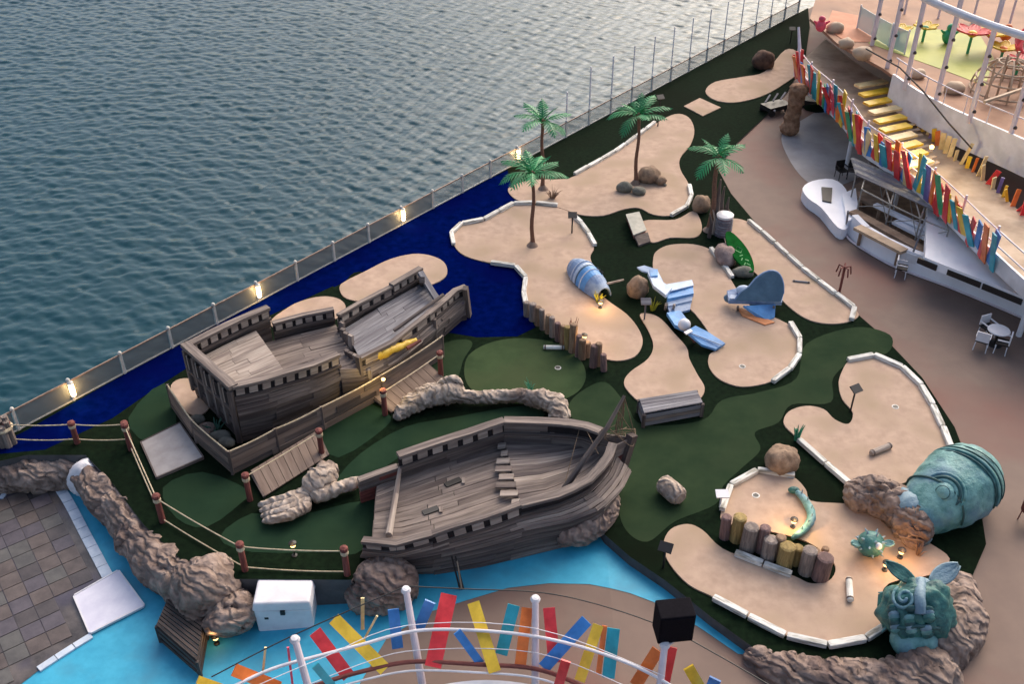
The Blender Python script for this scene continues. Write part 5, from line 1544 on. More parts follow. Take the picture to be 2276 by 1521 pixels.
# ================================================================== COLOURED PLAY FENCES
PLA = {}
for n_, c_ in (('red', (196, 44, 48)), ('yellow', (214, 172, 44)), ('blue', (44, 110, 176)), ('teal', (30, 140, 156)), ('orange', (214, 104, 36)), ('green', (40, 136, 90)), ('purple', (92, 82, 140)), ('pink', (206, 70, 92)), ('cream', (206, 180, 128))):
    PLA[n_] = pm('%s_plastic' % n_, srgb(*c_), srgb(*[min(255, int(x*1.12)+20) for x in c_]), .35, 1.5, spec=.5)
M_pinkw = pm('pinkish_white_steel', srgb(204, 190, 196), srgb(222, 210, 214), .4, 2)
def slat(T, top, bot, w, col, nrm=None, th=.05):
    a_, b_ = Vector(top), Vector(bot)
    n_ = nrm or (Vector((0, 0, CAM_H)) - a_)
    o = MB().beam(a_, b_, w, th, up=n_).build('slat', PLA[col], T)
    return o
def foreground():
    T = thing('play_railing', P(1100, 1521, 0), 'curved white railing with crooked coloured slats at the bottom edge', 'railing')
    posts = [((655, 1420, 2.6), (722, 1660, .3)), ((902, 1310, 2.6), (945, 1560, .3)), ((1190, 1330, 2.6), (1190, 1585, .3)), ((1478, 1432, 2.6), (1448, 1680, .3)), ((420, 1560, 2.6), (520, 1790, .3))]
    for t_, b_ in posts:
        a_, c_ = P(*t_), P(*b_)
        o = MB().tube([c_, c_.lerp(a_, .5), c_.lerp(a_, .97), a_], [.11, .10, .09, .07], 12).build('post', M_pinkw, T)
        MB().lathe(a_, [(.12, -.12), (.14, -.05), (.1, .03), (0, .05)], 12).build('post_cap', M_white, o)
    arc = lambda pts, z: catmull([P(p[0], p[1], z) for p in pts], False, 6)
    MB().tube(arc([(360, 1620), (480, 1548), (600, 1490), (720, 1456), (800, 1435), (920, 1404), (1050, 1402), (1190, 1416), (1320, 1448), (1440, 1496), (1560, 1570)], 1.9), .045, 8).build('hoop_rail', M_white, T)
    MB().tube(arc([(560, 1580), (700, 1525), (820, 1490), (920, 1472), (1060, 1478), (1190, 1488), (1290, 1525), (1400, 1590)], 1.3), .06, 8).build('hoop_rail', M_red, T)
    MB().tube(arc([(560, 1600), (700, 1545), (820, 1510), (920, 1492), (1060, 1496), (1190, 1508), (1290, 1545), (1400, 1610)], 1.2), .03, 8).build('hoop_rail', M_white, T)
    rows = [[P(*p, .9) for p in ((700, 1625), (860, 1562), (975, 1528), (1080, 1516), (1190, 1528), (1300, 1565), (1420, 1640))], [P(*p, .9) for p in ((760, 1720), (880, 1640), (985, 1600), (1080, 1590), (1185, 1600), (1280, 1640), (1380, 1720))]]
    MB().grid([catmull(r, False, 4) for r in rows], thick=.12).build('platform', M_white, T)
    for p_ in ((760, 1660), (985, 1560), (1185, 1560), (1370, 1660)):
        a_ = P(*p_, .84); MB().tube([a_, Vector((a_.x, a_.y, lowz(a_.x)))], .1, 10).build('support', M_white, T)
    S = [((700, 1405), (775, 1505), 'red', .34), ((742, 1376), (856, 1490), 'yellow', .34), ((874, 1355), (884, 1442), 'blue', .3), ((956, 1338), (930, 1400), 'blue', .3), ((998, 1322), (962, 1484), 'red', .44), ((1016, 1405), (1068, 1476), 'blue', .22),
         ((1052, 1340), (1100, 1495), 'yellow', .33), ((1142, 1346), (1114, 1456), 'teal', .33), ((1172, 1352), (1156, 1484), 'orange', .3), ((1220, 1352), (1232, 1474), 'red', .32), ((1304, 1380), (1208, 1486), 'blue', .33), ((1330, 1390), (1288, 1515), 'yellow', .28),
         ((1344, 1392), (1330, 1500), 'orange', .14), ((1364, 1398), (1352, 1508), 'teal', .33), ((1462, 1446), (1412, 1525), 'orange', .32), ((1496, 1440), (1478, 1525), 'red', .22), ((1530, 1484), (1562, 1540), 'yellow', .28), ((1590, 1510), (1570, 1560), 'blue', .3),
         ((520, 1490), (620, 1530), 'orange', .32), ((440, 1512), (520, 1540), 'yellow', .2), ((590, 1440), (582, 1520), 'cream', .06), ((640, 1440), (650, 1521), 'pink', .06), ((806, 1330), (806, 1400), 'cream', .1), ((838, 1370), (800, 1440), 'cream', .06), ((1258, 1470), (1240, 1530), 'red', .25), ((700, 1480), (742, 1530), 'teal', .2)]
    for t_, b_, col, w in S:
        slat(T, P(*t_, 2.25), P(*b_, 1.25), w*1.0, col)
    for pts, z in (([(470, 1506), (655, 1412), (902, 1304)], 2.6), ([(902, 1304), (1030, 1310), (1200, 1318), (1330, 1345), (1478, 1396), (1600, 1460), (1720, 1530)], 2.55)):
        MB().tube(catmull([P(*p, z) for p in pts], False, 5), .018, 5).build('cable', M_black, T)
    for pts, z in (([(560, 1530), (720, 1462), (902, 1392), (1190, 1398), (1478, 1505)], 2.1), ([(600, 1560), (800, 1478), (935, 1446), (1190, 1452), (1400, 1530)], 1.6)):
        MB().tube(catmull([P(*p, z) for p in pts], False, 5), .012, 5).build('cable', M_white, T)
    MB().tube([P(1016, 1250, 1.2), P(1026, 1310, 2.5)], .03, 6).build('cable', M_black, T)
foreground()
Sk = thing('loudspeaker', P(1493, 1400, 2.55), 'black loudspeaker cabinet on a white railing post at the bottom', 'loudspeaker')
cs = P(1494, 1408, 2.55)
M_spk = pm('speaker_black', srgb(14, 12, 18), srgb(22, 20, 26), .9, 20, spec=.1)
bd = MB().box(cs, (.92, .62, .98), .12).build('cabinet', M_spk, Sk)
bv = bd.modifiers.new('bevel', 'BEVEL'); bv.width = .03; bv.segments = 2
MB().box(cs + Matrix.Rotation(.12, 3, 'Z') @ Vector((0, -.32, .06)), (.82, .02, .86), .12).build('grille', M_spk, Sk)
for s_ in (-1, 1): MB().beam(cs + Vector((s_*.38, 0, .02)), P(1478, 1440, 2.5), .05, .05).build('bracket', M_white, Sk)
# gold carved serpent lit on the larger wreck's side
Gd = thing('gilded_carving', P(840, 840), 'yellow lit gilded serpent carving along the larger wreck side', 'carving')
M_gold = pm('gilding', srgb(206, 162, 40), srgb(232, 198, 84), .4, 4, bump=.02, emit=None)
gp_ = catmull([P(792, 832, 1.15), P(812, 812, 1.25), P(835, 796, 1.35), P(862, 782, 1.4), P(890, 770, 1.35), P(925, 757, 1.25)], False, 6)
MB().tube(gp_, [.05 + .12*math.sin(math.pi*min(1, .1+i/(len(gp_)-1)*.8)) for i in range(len(gp_))], 10, fn=rockfn(4, .08, 5)).build('body', M_gold, Gd, True)
MB().blob(P(838, 788, 1.5), (.2, .14, .2), 14, .1, 3).build('head', M_gold, Gd, True)
for k in range(7): MB().tube([gp_[3+k*3], gp_[3+k*3] + Vector((-.05, -.12, .2))], [.05, .01], 5).build('rib', M_gold, Gd)
MB().tube([P(905, 775, 1.3), P(935, 757, 1.4)], [.09, .06], 8).build('tail', M_red, Gd)
Gl = thing('carving_lamp', P(850, 842, 1.0), 'small lit lamp below the gilded carving on the wreck', 'lamp', 'warm garden lamps')
MB().lathe(P(852, 846, 1.0), [(.06, 0), (.08, .06), (.04, .1)], 10).build('bulb', M_glow, Gl)
MB().lathe(P(852, 846, .92), [(.09, 0), (.08, .07)], 10).build('housing', M_black, Gl)
lamp_light(Gl, P(838, 842, 1.5), 30, .08, (1, .72, .25))
# ================================================================== WATER-PLAY BUILDING ON THE PROMENADE
M_grey = M_greyfloor
def deck_patch(name, px, mat, z=-.092, n=5):
    pts = catmull(PS(px, z), True, n) if n else PS(px, z)
    return props(MB().prism(pts, z-.006, z, bottom=False).build(name, mat), kind='structure')
deck_patch('grey_terrace', [(1738, 300), (1780, 268), (1850, 240), (1930, 300), (1925, 380), (1840, 418), (1790, 400), (1752, 350)], M_grey)
M_brownf = pm('terracotta_floor', srgb(146, 104, 78), srgb(170, 128, 100), .7, .8, c3=srgb(128, 92, 72), s3=.4)
M_lime2 = pm('lime_floor', srgb(150, 154, 60), srgb(176, 178, 84), .6, .8, c3=srgb(130, 140, 60), s3=.4)
M_beige = pm('beige_panel', srgb(176, 150, 124), srgb(198, 174, 148), .7, 1.2, c3=srgb(150, 126, 104), s3=.7)
M_barbrown = pm('brown_interior', srgb(122, 98, 80), srgb(156, 130, 108), .8, 2, rnd=.1)  # brown of the bar floor and counters

M_bar = pm('bar_white', srgb(232, 232, 238), srgb(244, 243, 248), .5, 1.2, c3=srgb(218, 218, 226), s3=.6)
def bar_house():
    T = thing('pool_bar', P(2050, 560, -.1), 'white curved pool bar with open brown counters below the slat fence', 'bar')
    z0 = -.1
    base = catmull(PS([(1880, 520), (1892, 538), (1950, 575), (2000, 600), (2100, 637), (2200, 678), (2300, 722), (2460, 800)], z0), False, 4)
    inner = []
    n = len(base)
    def off(line, w):
        out = []
        for i, p in enumerate(line):
            t = (line[min(len(line)-1, i+1)]-line[max(0, i-1)]).normalized()
            out.append(p + Vector((-t.y, t.x, 0))*w)
        return out
    # outer wall in panels
    seg = resample(base, 1.35)
    for a_, b_ in zip(seg, seg[1:]):
        d_ = (b_-a_).normalized(); nn = Vector((-d_.y, d_.x, 0))
        MB().add([a_, b_, b_+Vector((0, 0, 1.0))+nn*.12, a_+Vector((0, 0, 1.0))+nn*.12, a_+nn*.3, b_+nn*.3, b_+nn*.42+Vector((0, 0, 1.0)), a_+nn*.42+Vector((0, 0, 1.0))],
                 [(0, 1, 2, 3), (5, 4, 7, 6), (3, 2, 6, 7), (1, 5, 6, 2), (4, 0, 3, 7)]).build('wall_panel', M_bar, T)
    MB().tube([p + Vector((0, 0, 0.06)) for p in off(base, -.03)], .05, 6).build('base_trim', M_pinkw, T)
    # white roof over the right-hand part with dark slot windows on the fascia
    roof = PS([(2062, 452), (2100, 430), (2290, 548), (2440, 670), (2440, 762), (2285, 664), (2190, 625), (2105, 592), (2056, 572)], 1.55)
    MB().prism(roof, 1.15, 1.55).build('roof', M_bar, T)
    for a_, b_ in (((2106, 604), (2180, 634)), ((2184, 636), (2272, 672)), ((2040, 578), (2082, 596))):
        MB().beam(P(*a_, 1.3), P(*b_, 1.3), .10, .26).build('slot_window', M_black, T)
    # counter floor and shelves
    fl = PS([(1888, 420), (1960, 372), (2120, 452), (2110, 520), (2085, 585), (2000, 562), (1900, 505)], .02)
    MB().prism(fl, -.09, .02).build('counter_floor', M_barbrown, T)
    for (a_, b_, w, z, m_) in (((1905, 430), (2090, 520), .9, .55, M_barbrown), ((1895, 470), (2080, 572), .5, .8, M_barbrown), ((1945, 455), (2060, 510), .28, .95, M_bar), ((1990, 492), (2085, 540), .5, .75, M_bar), ((1960, 395), (2110, 470), .5, .9, M_bar), ((1905, 505), (2010, 560), .5, .85, M_beige), ((1990, 410), (2095, 462), .16, 1.15, M_black)):
        p_, q_ = P(*a_, z), P(*b_, z)
        MB().beam(p_, q_, w, .14).build('counter', m_, T)
        for k in (.1, .9):
            r_ = p_.lerp(q_, k); MB().beam(r_-Vector((0, 0, .07)), Vector((r_.x, r_.y, 0.02)), .12, .12).build('counter_leg', M_barbrown, T)
    # rounded white prow with a dark port
    pr = MB().prism(catmull(PS([(1784, 418), (1806, 402), (1850, 398), (1880, 420), (1888, 462), (1884, 505), (1862, 505), (1826, 462), (1796, 440)], .45), True, 3), -.09, .45).build('prow', M_bar, T)
    bv = pr.modifiers.new('bevel', 'BEVEL'); bv.width = .1; bv.segments = 3; bv.limit_method = 'ANGLE'
    MB().prism(PS([(1826, 416), (1850, 418), (1848, 450), (1828, 446)], .5), .45, .52).build('port', M_black, T)
    ec = MB().prism(PS([(1872, 430), (1902, 418), (1910, 480), (1884, 492)], .7), -.085, .7).build('end_cabinet', M_bar, T)
    bv = ec.modifiers.new('bevel', 'BEVEL'); bv.width = .05; bv.segments = 2; bv.limit_method = 'ANGLE'
    for k, (a_, b_) in enumerate((((1880, 510, .0), (1885, 470, 1.5)), ((2080, 480, 1.0), (2096, 440, 2.4)), ((2030, 560, 1.0), (2060, 480, 2.6)))):
        MB().tube([P(*a_), P(*b_)], .05, 6).build('brace', M_woodg, T)
bar_house()
def scaffold():
    T = thing('louvre_frame', P(1990, 480, 0), 'grey scaffold frame with louvre slats standing over the open bar', 'frame')
    M_sc = pm('scaffold_grey', srgb(120, 116, 112), srgb(150, 146, 142), .5, 4)
    posts = [(1898, 500), (1960, 535), (2025, 568), (2085, 595), (1925, 400), (1990, 430), (2060, 466)]
    tp = []
    for px, py in posts:
        b_ = P(px, py, -.05); t_ = b_ + Vector((0, 0, 1.9)); tp.append(t_)
        MB().tube([b_, t_], .04, 6).build('upright', M_sc, T)
    for i, j in ((0, 1), (1, 2), (2, 3), (4, 5), (5, 6), (0, 4), (1, 4), (1, 5), (2, 5), (2, 6), (3, 6)):
        MB().tube([tp[i], tp[j]], .035, 6).build('crossbar', M_sc, T)
        MB().tube([tp[i] - Vector((0, 0, .9)), tp[j] - Vector((0, 0, .05))], .02, 6).build('brace', M_sc, T)
    for k in range(6):
        t = k/5
        a_ = P(1893 + 10*t, 352 + 34*t, 2.0); b_ = P(2086 + 2*t, 436 + 34*t, 2.0)
        MB().beam(a_, b_, .16, .05, up=(0, -.5, 1)).build('louvre', M_woodg if k % 2 else M_sc, T)
    for u in (.0, .5, 1.0):
        a_ = P(1893 + 193*u, 352+84*u, 1.95); b_ = P(1903+185*u, 386+84*u, 1.95)
        MB().beam(a_, b_, .07, .07).build('louvre_arm', M_sc, T)
        MB().tube([b_, Vector((b_.x, b_.y, -.05))], .04, 6).build('upright', M_sc, T)
scaffold()

def play_ring():
    T = thing('play_ring', P(1960, 330, 0), 'raised white play ring fenced with red blue and green slats', 'play structure')
    zr = 2.4
    edge_px = [(1768, 150), (1795, 188), (1830, 218), (1880, 268), (1915, 320), (1960, 352), (2010, 388), (2060, 428), (2120, 484), (2180, 545), (2276, 635), (2380, 730)]
    edge = catmull(PS(edge_px, zr), False, 4)
    inner_px = [(1835, 88), (1900, 140), (1970, 190), (2010, 250), (2060, 300), (2100, 340), (2160, 380), (2230, 440), (2330, 530), (2480, 650)]
    inner = catmull(PS(inner_px, zr), False, 5)
    n = 40
    ed = [lerp_line(edge, i/n) for i in range(n+1)]; inn = [lerp_line(inner, i/n) for i in range(n+1)]
    for i in range(0, n, 2):
        MB().grid([[ed[i], ed[i+1], ed[i+2]], [inn[i], inn[i+1], inn[i+2]]], thick=.12).build('floor_panel', M_beige, T)
        MB().grid([[p - Vector((0, 0, .45)) for p in ed[i:i+3]], [p + Vector((0, 0, .25)) for p in ed[i:i+3]]], thick=.1).build('fascia', M_white, T)
    # slats stand crookedly outside the fascia
    cols = ['red', 'orange', 'red', 'blue', 'orange', 'red', 'teal', 'yellow', 'green', 'blue', 'red', 'pink', 'orange', 'yellow', 'teal', 'orange', 'purple', 'green', 'yellow', 'red', 'cream', 'blue', 'yellow', 'blue', 'red', 'orange', 'blue', 'cream', 'teal', 'yellow', 'purple', 'orange', 'red', 'green', 'yellow', 'orange', 'red', 'yellow', 'teal', 'blue', 'orange', 'blue']
    cols = [c_ for k_, c_ in enumerate(cols) for c_ in ((c_, cols[(k_*7+3) % len(cols)]) if k_ % 2 else (c_,))]
    m = len(cols)
    random.seed(31)
    for i in range(m):
        k = .03 + .80*i/m
        p_ = lerp_line(edge, k); q_ = lerp_line(edge, min(1, k+.01))
        t_ = (q_-p_).normalized(); nn = Vector((t_.y, -t_.x, 0))
        hh = random.uniform(.95, 1.6)
        lean = t_*random.uniform(-.5, .6) + nn*random.uniform(.1, .5)
        slat(T, p_ + nn*.1 + Vector((0, 0, hh)) + lean, p_ + nn*.1 - Vector((0, 0, random.uniform(.1, .5))), random.uniform(.26, .48), cols[i], nn + Vector((0, 0, .3)))
    for h in (.55, 1.15):
        MB().tube([p + Vector((0, 0, h)) for p in ed], .035, 6).build('guard_hoop', M_pinkw, T)
    for i in range(0, n+1, 4):
        MB().tube([ed[i] - Vector((0, 0, .3)), ed[i] + Vector((0, 0, 1.35))], .055, 8).build('post', M_pinkw, T)
        if i in (12, 20, 28, 36):
            MB().tube([Vector((ed[i].x, ed[i].y, -.1)) + Vector((.5, .4, 0)), ed[i] + Vector((.5, .4, -.06))], .12, 8).build('column', M_white, T)
    # yellow plank bridge stepping down inside the fence
    for i in range(10):
        t = i/9
        a_ = P(1905 + 105*t**1.1, 192 + 178*t, zr+.75-.2*t); b_ = P(1968 + 100*t**1.1, 180 + 176*t, zr+.75-.2*t)
        MB().beam(a_, b_, .52, .12).build('bridge_plank', PLA['yellow'] if i % 3 else PLA['cream'], T)
    # end mast at the left
    b_ = P(1772, 170, zr)
    MB().tube([Vector((b_.x, b_.y, .0)) + Vector((.6, .8, 0)), b_ + Vector((.3, .4, 0)), P(1775, 60, zr+2.2)], [.16, .14, .07], 10).build('mast', M_pinkw, T)
    # shorter gold and red balusters on the inner side
    for i in range(34):
        k = .30 + .5*i/34
        p_ = lerp_line(inner, k) + Vector((0, -.5, 0))
        slat(T, p_ + Vector((random.uniform(-.3, .3), random.uniform(-.2, .2), random.uniform(.6, 1.2))), p_, random.uniform(.12, .26), random.choice(['cream', 'yellow', 'orange', 'cream', 'red', 'purple', 'green']), Vector((random.uniform(-.5, .5), -1, .5)))
    for i in range(12):
        t = i/11
        a_ = P(1982 + 85*t, 196 + 140*t, zr+1.1); b_ = P(2016 + 80*t, 190+130*t, zr+1.3)
        MB().beam(a_ - Vector((0, 0, .8)), b_ - Vector((0, 0, .9)), .2, .05).build('net_slat', M_beige, T)
play_ring()
Rk = rock('rock_column', 'brown rock column holding up the left end of the play ring', 'column', [([P(1752, 298, -.1) + Vector((.05*k, 0, k*.74)) for k in range(5)], [.6, .42, .38, .44, .55], 'shaft')], pm('warm_rock', srgb(112, 78, 56), srgb(164, 128, 100), .9, 3, bump=.05), 61, .3, 1.6, 22)

def upper_stage():
    T = thing('splash_stage', P(2200, 300, 0), 'high play stage with tall white poles and lime floor at top right', 'play structure')
    zs = 4.3
    floor = PS([(1800, 40), (1860, 95), (1960, 150), (2040, 205), (2110, 240), (2276, 312), (2480, 400), (2600, 150), (2500, -140), (1900, -140), (1830, -60)], zs)
    MB().prism(floor, zs-.15, zs).build('stage_floor', M_brownf, T)
    # white fascia band
    fb = catmull(PS([(1985, 168), (2040, 205), (2110, 242), (2190, 277), (2276, 314), (2400, 372)], zs), False, 5)
    for i in range(0, len(fb)-1, 3):
        s_ = fb[i:i+4]
        if len(s_) > 1: MB().grid([[p - Vector((0, 0, 1.55)) + Vector((0, .0, 0)) for p in s_], [p + Vector((0, -.05, .12)) for p in s_]], thick=.14).build('fascia', M_white, T)
    lime = PS([(1930, 95), (2000, 120), (2090, 152), (2190, 190), (2210, 130), (2180, 80), (2060, 60), (1960, 50)], zs+.02)
    MB().prism(lime, zs+.004, zs+.02).build('lime_carpet', M_lime2, T)
    MB().prism(PS([(1835, 60), (1880, 92), (1935, 92), (1940, 40), (1850, 22)], zs+.03), zs+.004, zs+.03).build('terracotta_carpet', pm('orange_clay', srgb(176, 110, 76), srgb(196, 130, 96), .7, 1), T)
    # poles and arch
    poles = [(1938, 100), (1972, 150), (2012, 190), (2080, 224), (2156, 264), (2246, 300)]
    tops = []
    for (px, py) in poles:
        b_ = P(px, py, zs); h = 6.4
        o = MB().tube([b_ - Vector((0, 0, .2)), b_ + Vector((0, 0, h))], .12, 10).build('pole', M_pinkw, T)
        for k in range(4):
            MB().lathe(b_ + Vector((.06, -.10, .35+k*1.35)), [(.09, 0), (.10, .08), (.05, .14)], 8).build('pole_light', M_dk, o)
        tops.append(b_ + Vector((0, 0, h)))
    arch = catmull([P(1990, -40, zs+6.6), P(2070, 2, zs+6), P(2130, 28, zs+5.6), P(2200, 55, zs+5.4), P(2290, 84, zs+5.2)], False, 6)
    MB().tube(arch, .17, 10).build('arch_beam', M_white, T)
    MB().tube([P(1925, 108, zs+1.1), P(2000, 150, zs+1.1), P(2050, 200, zs+1.0), P(2110, 275, zs+.2), P(2160, 330, zs-.9)], .04, 6).build('handrail', M_dk, T)
    for k in range(9):
        a_ = fb[0].lerp(fb[-1], k/9+.02) if False else lerp_line(fb, .02+k*.11)
        MB().tube([a_, a_ + Vector((0, 0, .95))], .03, 6).build('baluster', M_pinkw, T)
    MB().tube([p + Vector((0, 0, .95)) for p in fb], .035, 6).build('handrail', M_pinkw, T)
    for px, py in ((2050, 300), (2280, 420), (2420, 300), (2300, 100), (2060, -40)):
        b_ = P(px, py, 0)
        MB().tube([Vector((b_.x+1.2, b_.y+1.5, -.1)), Vector((b_.x+1.2, b_.y+1.5, zs-.15))], .16, 8).build('column', M_white, T)
    # pale lattice climbing frame
    for i in range(5):
        for j in range(2):
            a_ = P(2190 + 24*i, 225 - 8*i, zs); MB().tube([a_, a_ + Vector((0, 0, 2.2))], .06, 6).build('lattice_bar', M_beige, T) if j == 0 else None
    for j in range(5):
        a_ = P(2188, 226, zs + .35 + j*.42); b_ = P(2296, 190, zs + .35 + j*.42); b_.z = a_.z
        MB().beam(a_, b_, .12, .12).build('lattice_bar', M_beige, T)
upper_stage()
def stage_clutter():
    T = thing('climbing_dome', P(2230, 205, 4.3), 'pale rope climbing dome at the right edge of the stage', 'climbing frame')
    c_ = P(2232, 205, 4.3)
    r_ = 1.7
    for k in range(10):
        a_ = k*math.pi/5
        MB().tube([c_ + Vector((r_*math.cos(a_)*math.cos(t), r_*math.sin(a_)*math.cos(t), r_*math.sin(t))) for t in [1.45*i/10 for i in range(11)]], .05, 6).build('meridian', M_beige, T)
    for j in range(4):
        t = .1+j*.36
        MB().tube([c_ + Vector((r_*math.cos(a_)*math.cos(t), r_*math.sin(a_)*math.cos(t), r_*math.sin(t))) for a_ in [2*math.pi*i/24 for i in range(25)]], .05, 6).build('hoop', M_beige, T)
    S_ = thing('water_slide', P(2255, 60, 4.3), 'dark red curling slide at the top right corner', 'slide')
    pts = catmull([P(2300, 150, 4.5), P(2262, 120, 4.9), P(2270, 90, 5.4), P(2310, 70, 6.0)], False, 6)
    rows = [[p + Vector((0, .45*f, .35*f*f)) for p in pts] for f in (-1, -.5, 0, .5, 1)]
    MB().grid(rows, thick=.06).build('chute', PLA['red'], S_, True)
    for p in (pts[6], pts[14]): MB().tube([p, Vector((p.x, p.y, 4.3))], .07, 8).build('leg', M_white, S_)
    G_ = thing('glass_balustrade', P(1960, 92, 4.3), 'pale aqua glass balustrade between the leftmost stage poles', 'balustrade')
    gl = pm('aqua_glass', srgb(170, 200, 204), None, .15, alpha=.55)
    ln = PS([(1905, 62), (1940, 84), (1975, 104), (2010, 120)], 4.32)
    for a_, b_ in zip(ln, ln[1:]):
        d_ = (b_-a_).normalized()
        MB().beam(a_+d_*.05+Vector((0, 0, .65)), b_-d_*.05+Vector((0, 0, .65)), .04, 1.2).build('glass_pane', gl, G_)
    for a_ in ln: MB().tube([a_, a_+Vector((0, 0, 1.35))], .05, 8).build('post', M_white, G_)
    for i, (px, py, s_, lab) in enumerate(((1855, 70, .5, 'beige play rock nearest the left tip of the stage'), (1880, 104, .45, 'beige play rock above the yellow bridge planks'), (1915, 128, .55, 'larger beige play rock behind the yellow planks'), (2120, 205, .5, 'beige play rock beside the white stage band'), (2040, 172, .4, 'beige play rock at the foot of a tall stage pole'))):
        boulder(px, py, (s_, s_*.8, s_*.7), lab, 90+i, M_beige, 'play_rock', 4.3, n=18)
    B_ = thing('canopy_posts', P(2100, -20, 4.3), 'row of thin white posts with pale cross beam behind the flowers', 'posts')
    tops = []
    for px, py in ((2010, 30), (2085, 40), (2160, 52), (2240, 66), (2310, 80)):
        a_ = P(px, py, 4.3); MB().tube([a_, a_+Vector((0, 0, 3.2))], .07, 8).build('post', M_pinkw, B_); tops.append(a_+Vector((0, 0, 3.2)))
    for a_, b_ in zip(tops, tops[1:]): MB().tube([a_, b_], .06, 6).build('cross_beam', M_pinkw, B_)
def flower(px, py, r, col, col2, label, z=4.32, h=1.0):
    b_ = P(px, py, z)
    T = thing('flower_fountain', b_, label, 'fountain')
    MB().tube([b_, b_+Vector((0, 0, h))], .08, 8).build('stem', PLA['green'], T)
    c_ = b_ + Vector((0, 0, h))
    for k in range(6):
        a_ = k*math.pi/3
        d_ = Vector((math.cos(a_), math.sin(a_), .35))
        leaf(T, c_ + d_*.1, c_ + d_*r, r*.35, PLA[col], 'petal')
    MB().blob(c_ + Vector((0, 0, .08)), (r*.28, r*.28, r*.2), 12, .03, 2).build('flower_heart', PLA[col2], T, True)
stage_clutter()
flower(2150, 118, .95, 'red', 'yellow', 'big red play flower beside the tall white poles')
flower(2195, 112, 1.0, 'yellow', 'red', 'big yellow play flower right of the red one', h=.8)
flower(2225, 128, .8, 'yellow', 'orange', 'lower yellow play flower nearest the lattice frame', h=.4)
flower(2050, 92, .7, 'yellow', 'green', 'olive yellow play flower at the back of the lime carpet', h=.7)
flower(1995, 90, .7, 'yellow', 'orange', 'orange yellow play flower by the leftmost poles', h=.5)
flower(2258, 165, .7, 'red', 'orange', 'dark red play flower at the right edge behind the lattice', h=.6)
def blob_toy(px, py, s, col, label, z=4.32):
    b_ = P(px, py, z)
    T = thing('play_figure', b_, label, 'play figure')
    MB().blob(b_+Vector((0, 0, s*.7)), (s*.6, s*.5, s*.7), 16, .12, 2, px).build('body', PLA[col], T, True)
    MB().blob(b_+Vector((0, -.05, s*1.5)), (s*.4, s*.38, s*.38), 14, .08, 2, py).build('head', PLA[col], T, True)
    for d_ in (-1, 1): MB().tube([b_+Vector((d_*s*.4, 0, s*.9)), b_+Vector((d_*s*.9, -.1, s*1.3))], [.1, .05], 6).build('arm', PLA[col], T)
blob_toy(2105, 96, .6, 'green', 'small green play figure between the poles')
blob_toy(2232, 92, .55, 'orange', 'small orange play figure beside the yellow flower')
blob_toy(1822, 70, .5, 'pink', 'small pink play figure at the left end of the stage')
lp = thing('stage_lamp', P(2070, 330, 3.0), 'warm lamp glowing under the white stage band', 'lamp', 'warm garden lamps')
MB().lathe(P(2070, 330, 3.05), [(.1, 0), (.12, .1), (.05, .18)], 10).build('bulb', M_glow, lp)
MB().lathe(P(2070, 330, 2.98), [(.14, 0), (.12, .07)], 10).build('housing', M_black, lp)
lamp_light(lp, P(2060, 345, 3.9), 120, .2, (1, .78, .42))

# ------------------------------------------------------------------ furniture
def chair(T, c_, az, m_frame, m_seat):
    Mz = Matrix.Rotation(az, 3, 'Z')
    W = lambda x, y, z: c_ + Mz @ Vector((x, y, z))
    for x in (-.22, .22):
        for y in (-.2, .2):
            MB().tube([W(x*1.1, y*1.1, 0), W(x, y, .44)], .022, 6).build('leg', m_frame, T)
    MB().box(W(0, 0, .43), (.5, .48, .06), az).build('seat', m_seat, T)
    MB().box(W(0, .24, .5), (.5, .05, .42), az).build('backrest', m_frame, T)
    for x in (-.25, .25): MB().beam(W(x, -.2, .66), W(x, .24, .68), .05, .04).build('armrest', m_frame, T)
def chair_at(px, py, az, label, mf, ms, z=-.1):
    T = thing('deck_chair', P(px, py, z), label, 'chair', 'chairs on the promenade')
    chair(T, P(px, py, z), az, mf, ms)
chair_at(2178, 776, 2.6, 'white armchair with dark seat left of the white promenade table', M_white, M_black)
chair_at(2190, 748, .4, 'white armchair with dark seat behind the white promenade table', M_white, M_black)
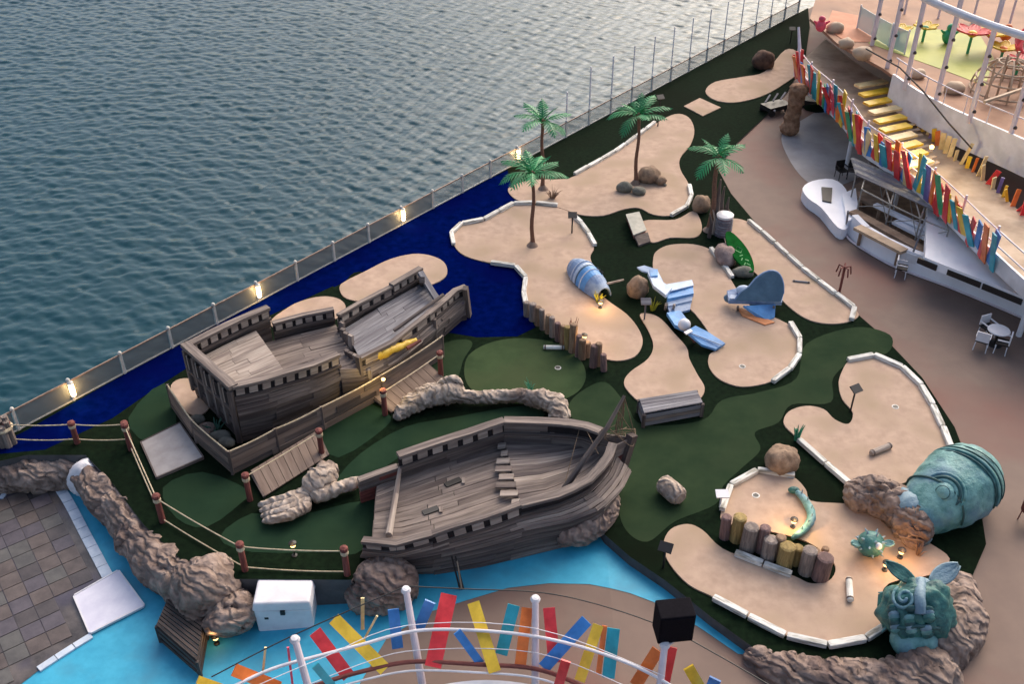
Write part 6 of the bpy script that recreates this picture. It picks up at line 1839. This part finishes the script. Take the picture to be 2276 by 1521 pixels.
chair_at(2222, 782, 4.2, 'white armchair in front of the white promenade table', M_white, M_black)
Tb = thing('round_table', P(2210, 766, -.1), 'white round table among chairs on the open promenade', 'table')
tb = P(2210, 766, -.1)
MB().lathe(tb, [(.3, 0), (.28, .03), (.04, .06), (.04, .68)], 16).build('pedestal', M_black, Tb)
MB().lathe(tb+Vector((0, 0, .68)), [(.42, 0), (.44, .02), (.42, .05)], 24).build('table_top', M_white, Tb)
chair_at(2000, 614, 1.2, 'white chair in front of the curved bar wall', M_white, M_black)
chair_at(2022, 600, 2.4, 'white and dark chair tight against the bar wall', M_white, M_woodg)
chair_at(1868, 396, .3, 'black chair left of the pair behind the bar prow', M_black, M_black)
chair_at(1892, 396, -.3, 'black chair right of the pair behind the bar prow', M_black, M_woodd)
chair_at(2285, 1165, 1.7, 'dark red chair cut by the right edge of the picture', M_red, M_red)
def cart():
    T = thing('service_cart', P(1720, 245, -.1), 'dark service cart parked under the play ring end', 'cart')
    c_ = P(1722, 250, -.1)
    MB().box(c_+Vector((0, 0, .3)), (1.6, .9, .25), .5).build('bed', M_black, T)
    for k in range(3): MB().beam(c_+Vector((-.7+k*.5, -.2+k*.25, .7)), c_+Vector((-.3+k*.5, .5+k*.2, .9)), .1, .06).build('slat', M_woodg, T)
    for x in (-.6, .6):
        for y in (-.4, .4):
            q2 = c_ + Matrix.Rotation(.5, 3, 'Z') @ Vector((x, y, .2))
            MB().lathe(q2, [(.2, -.06), (.2, .06)], 14, axis=Matrix.Rotation(math.pi/2, 3, 'X')).build('wheel', M_black, T)
    MB().blob(c_+Vector((-.25, -.55, .35)), (.14, .14, .14), 10, .02, 1).build('white_lamp', M_white, T, True)
cart()
MBn = thing('dark_planter', P(1830, 250, -.1), 'low dark planter in the shade behind the rock column', 'planter')
MB().box(P(1815, 240, -.1), (1.6, .7, .5), -.4).build('tub', M_black, MBn)
MB().blob(P(1815, 240, .5), (.7, .3, .25), 18, .2, 2).build('foliage', M_turf, MBn, True)
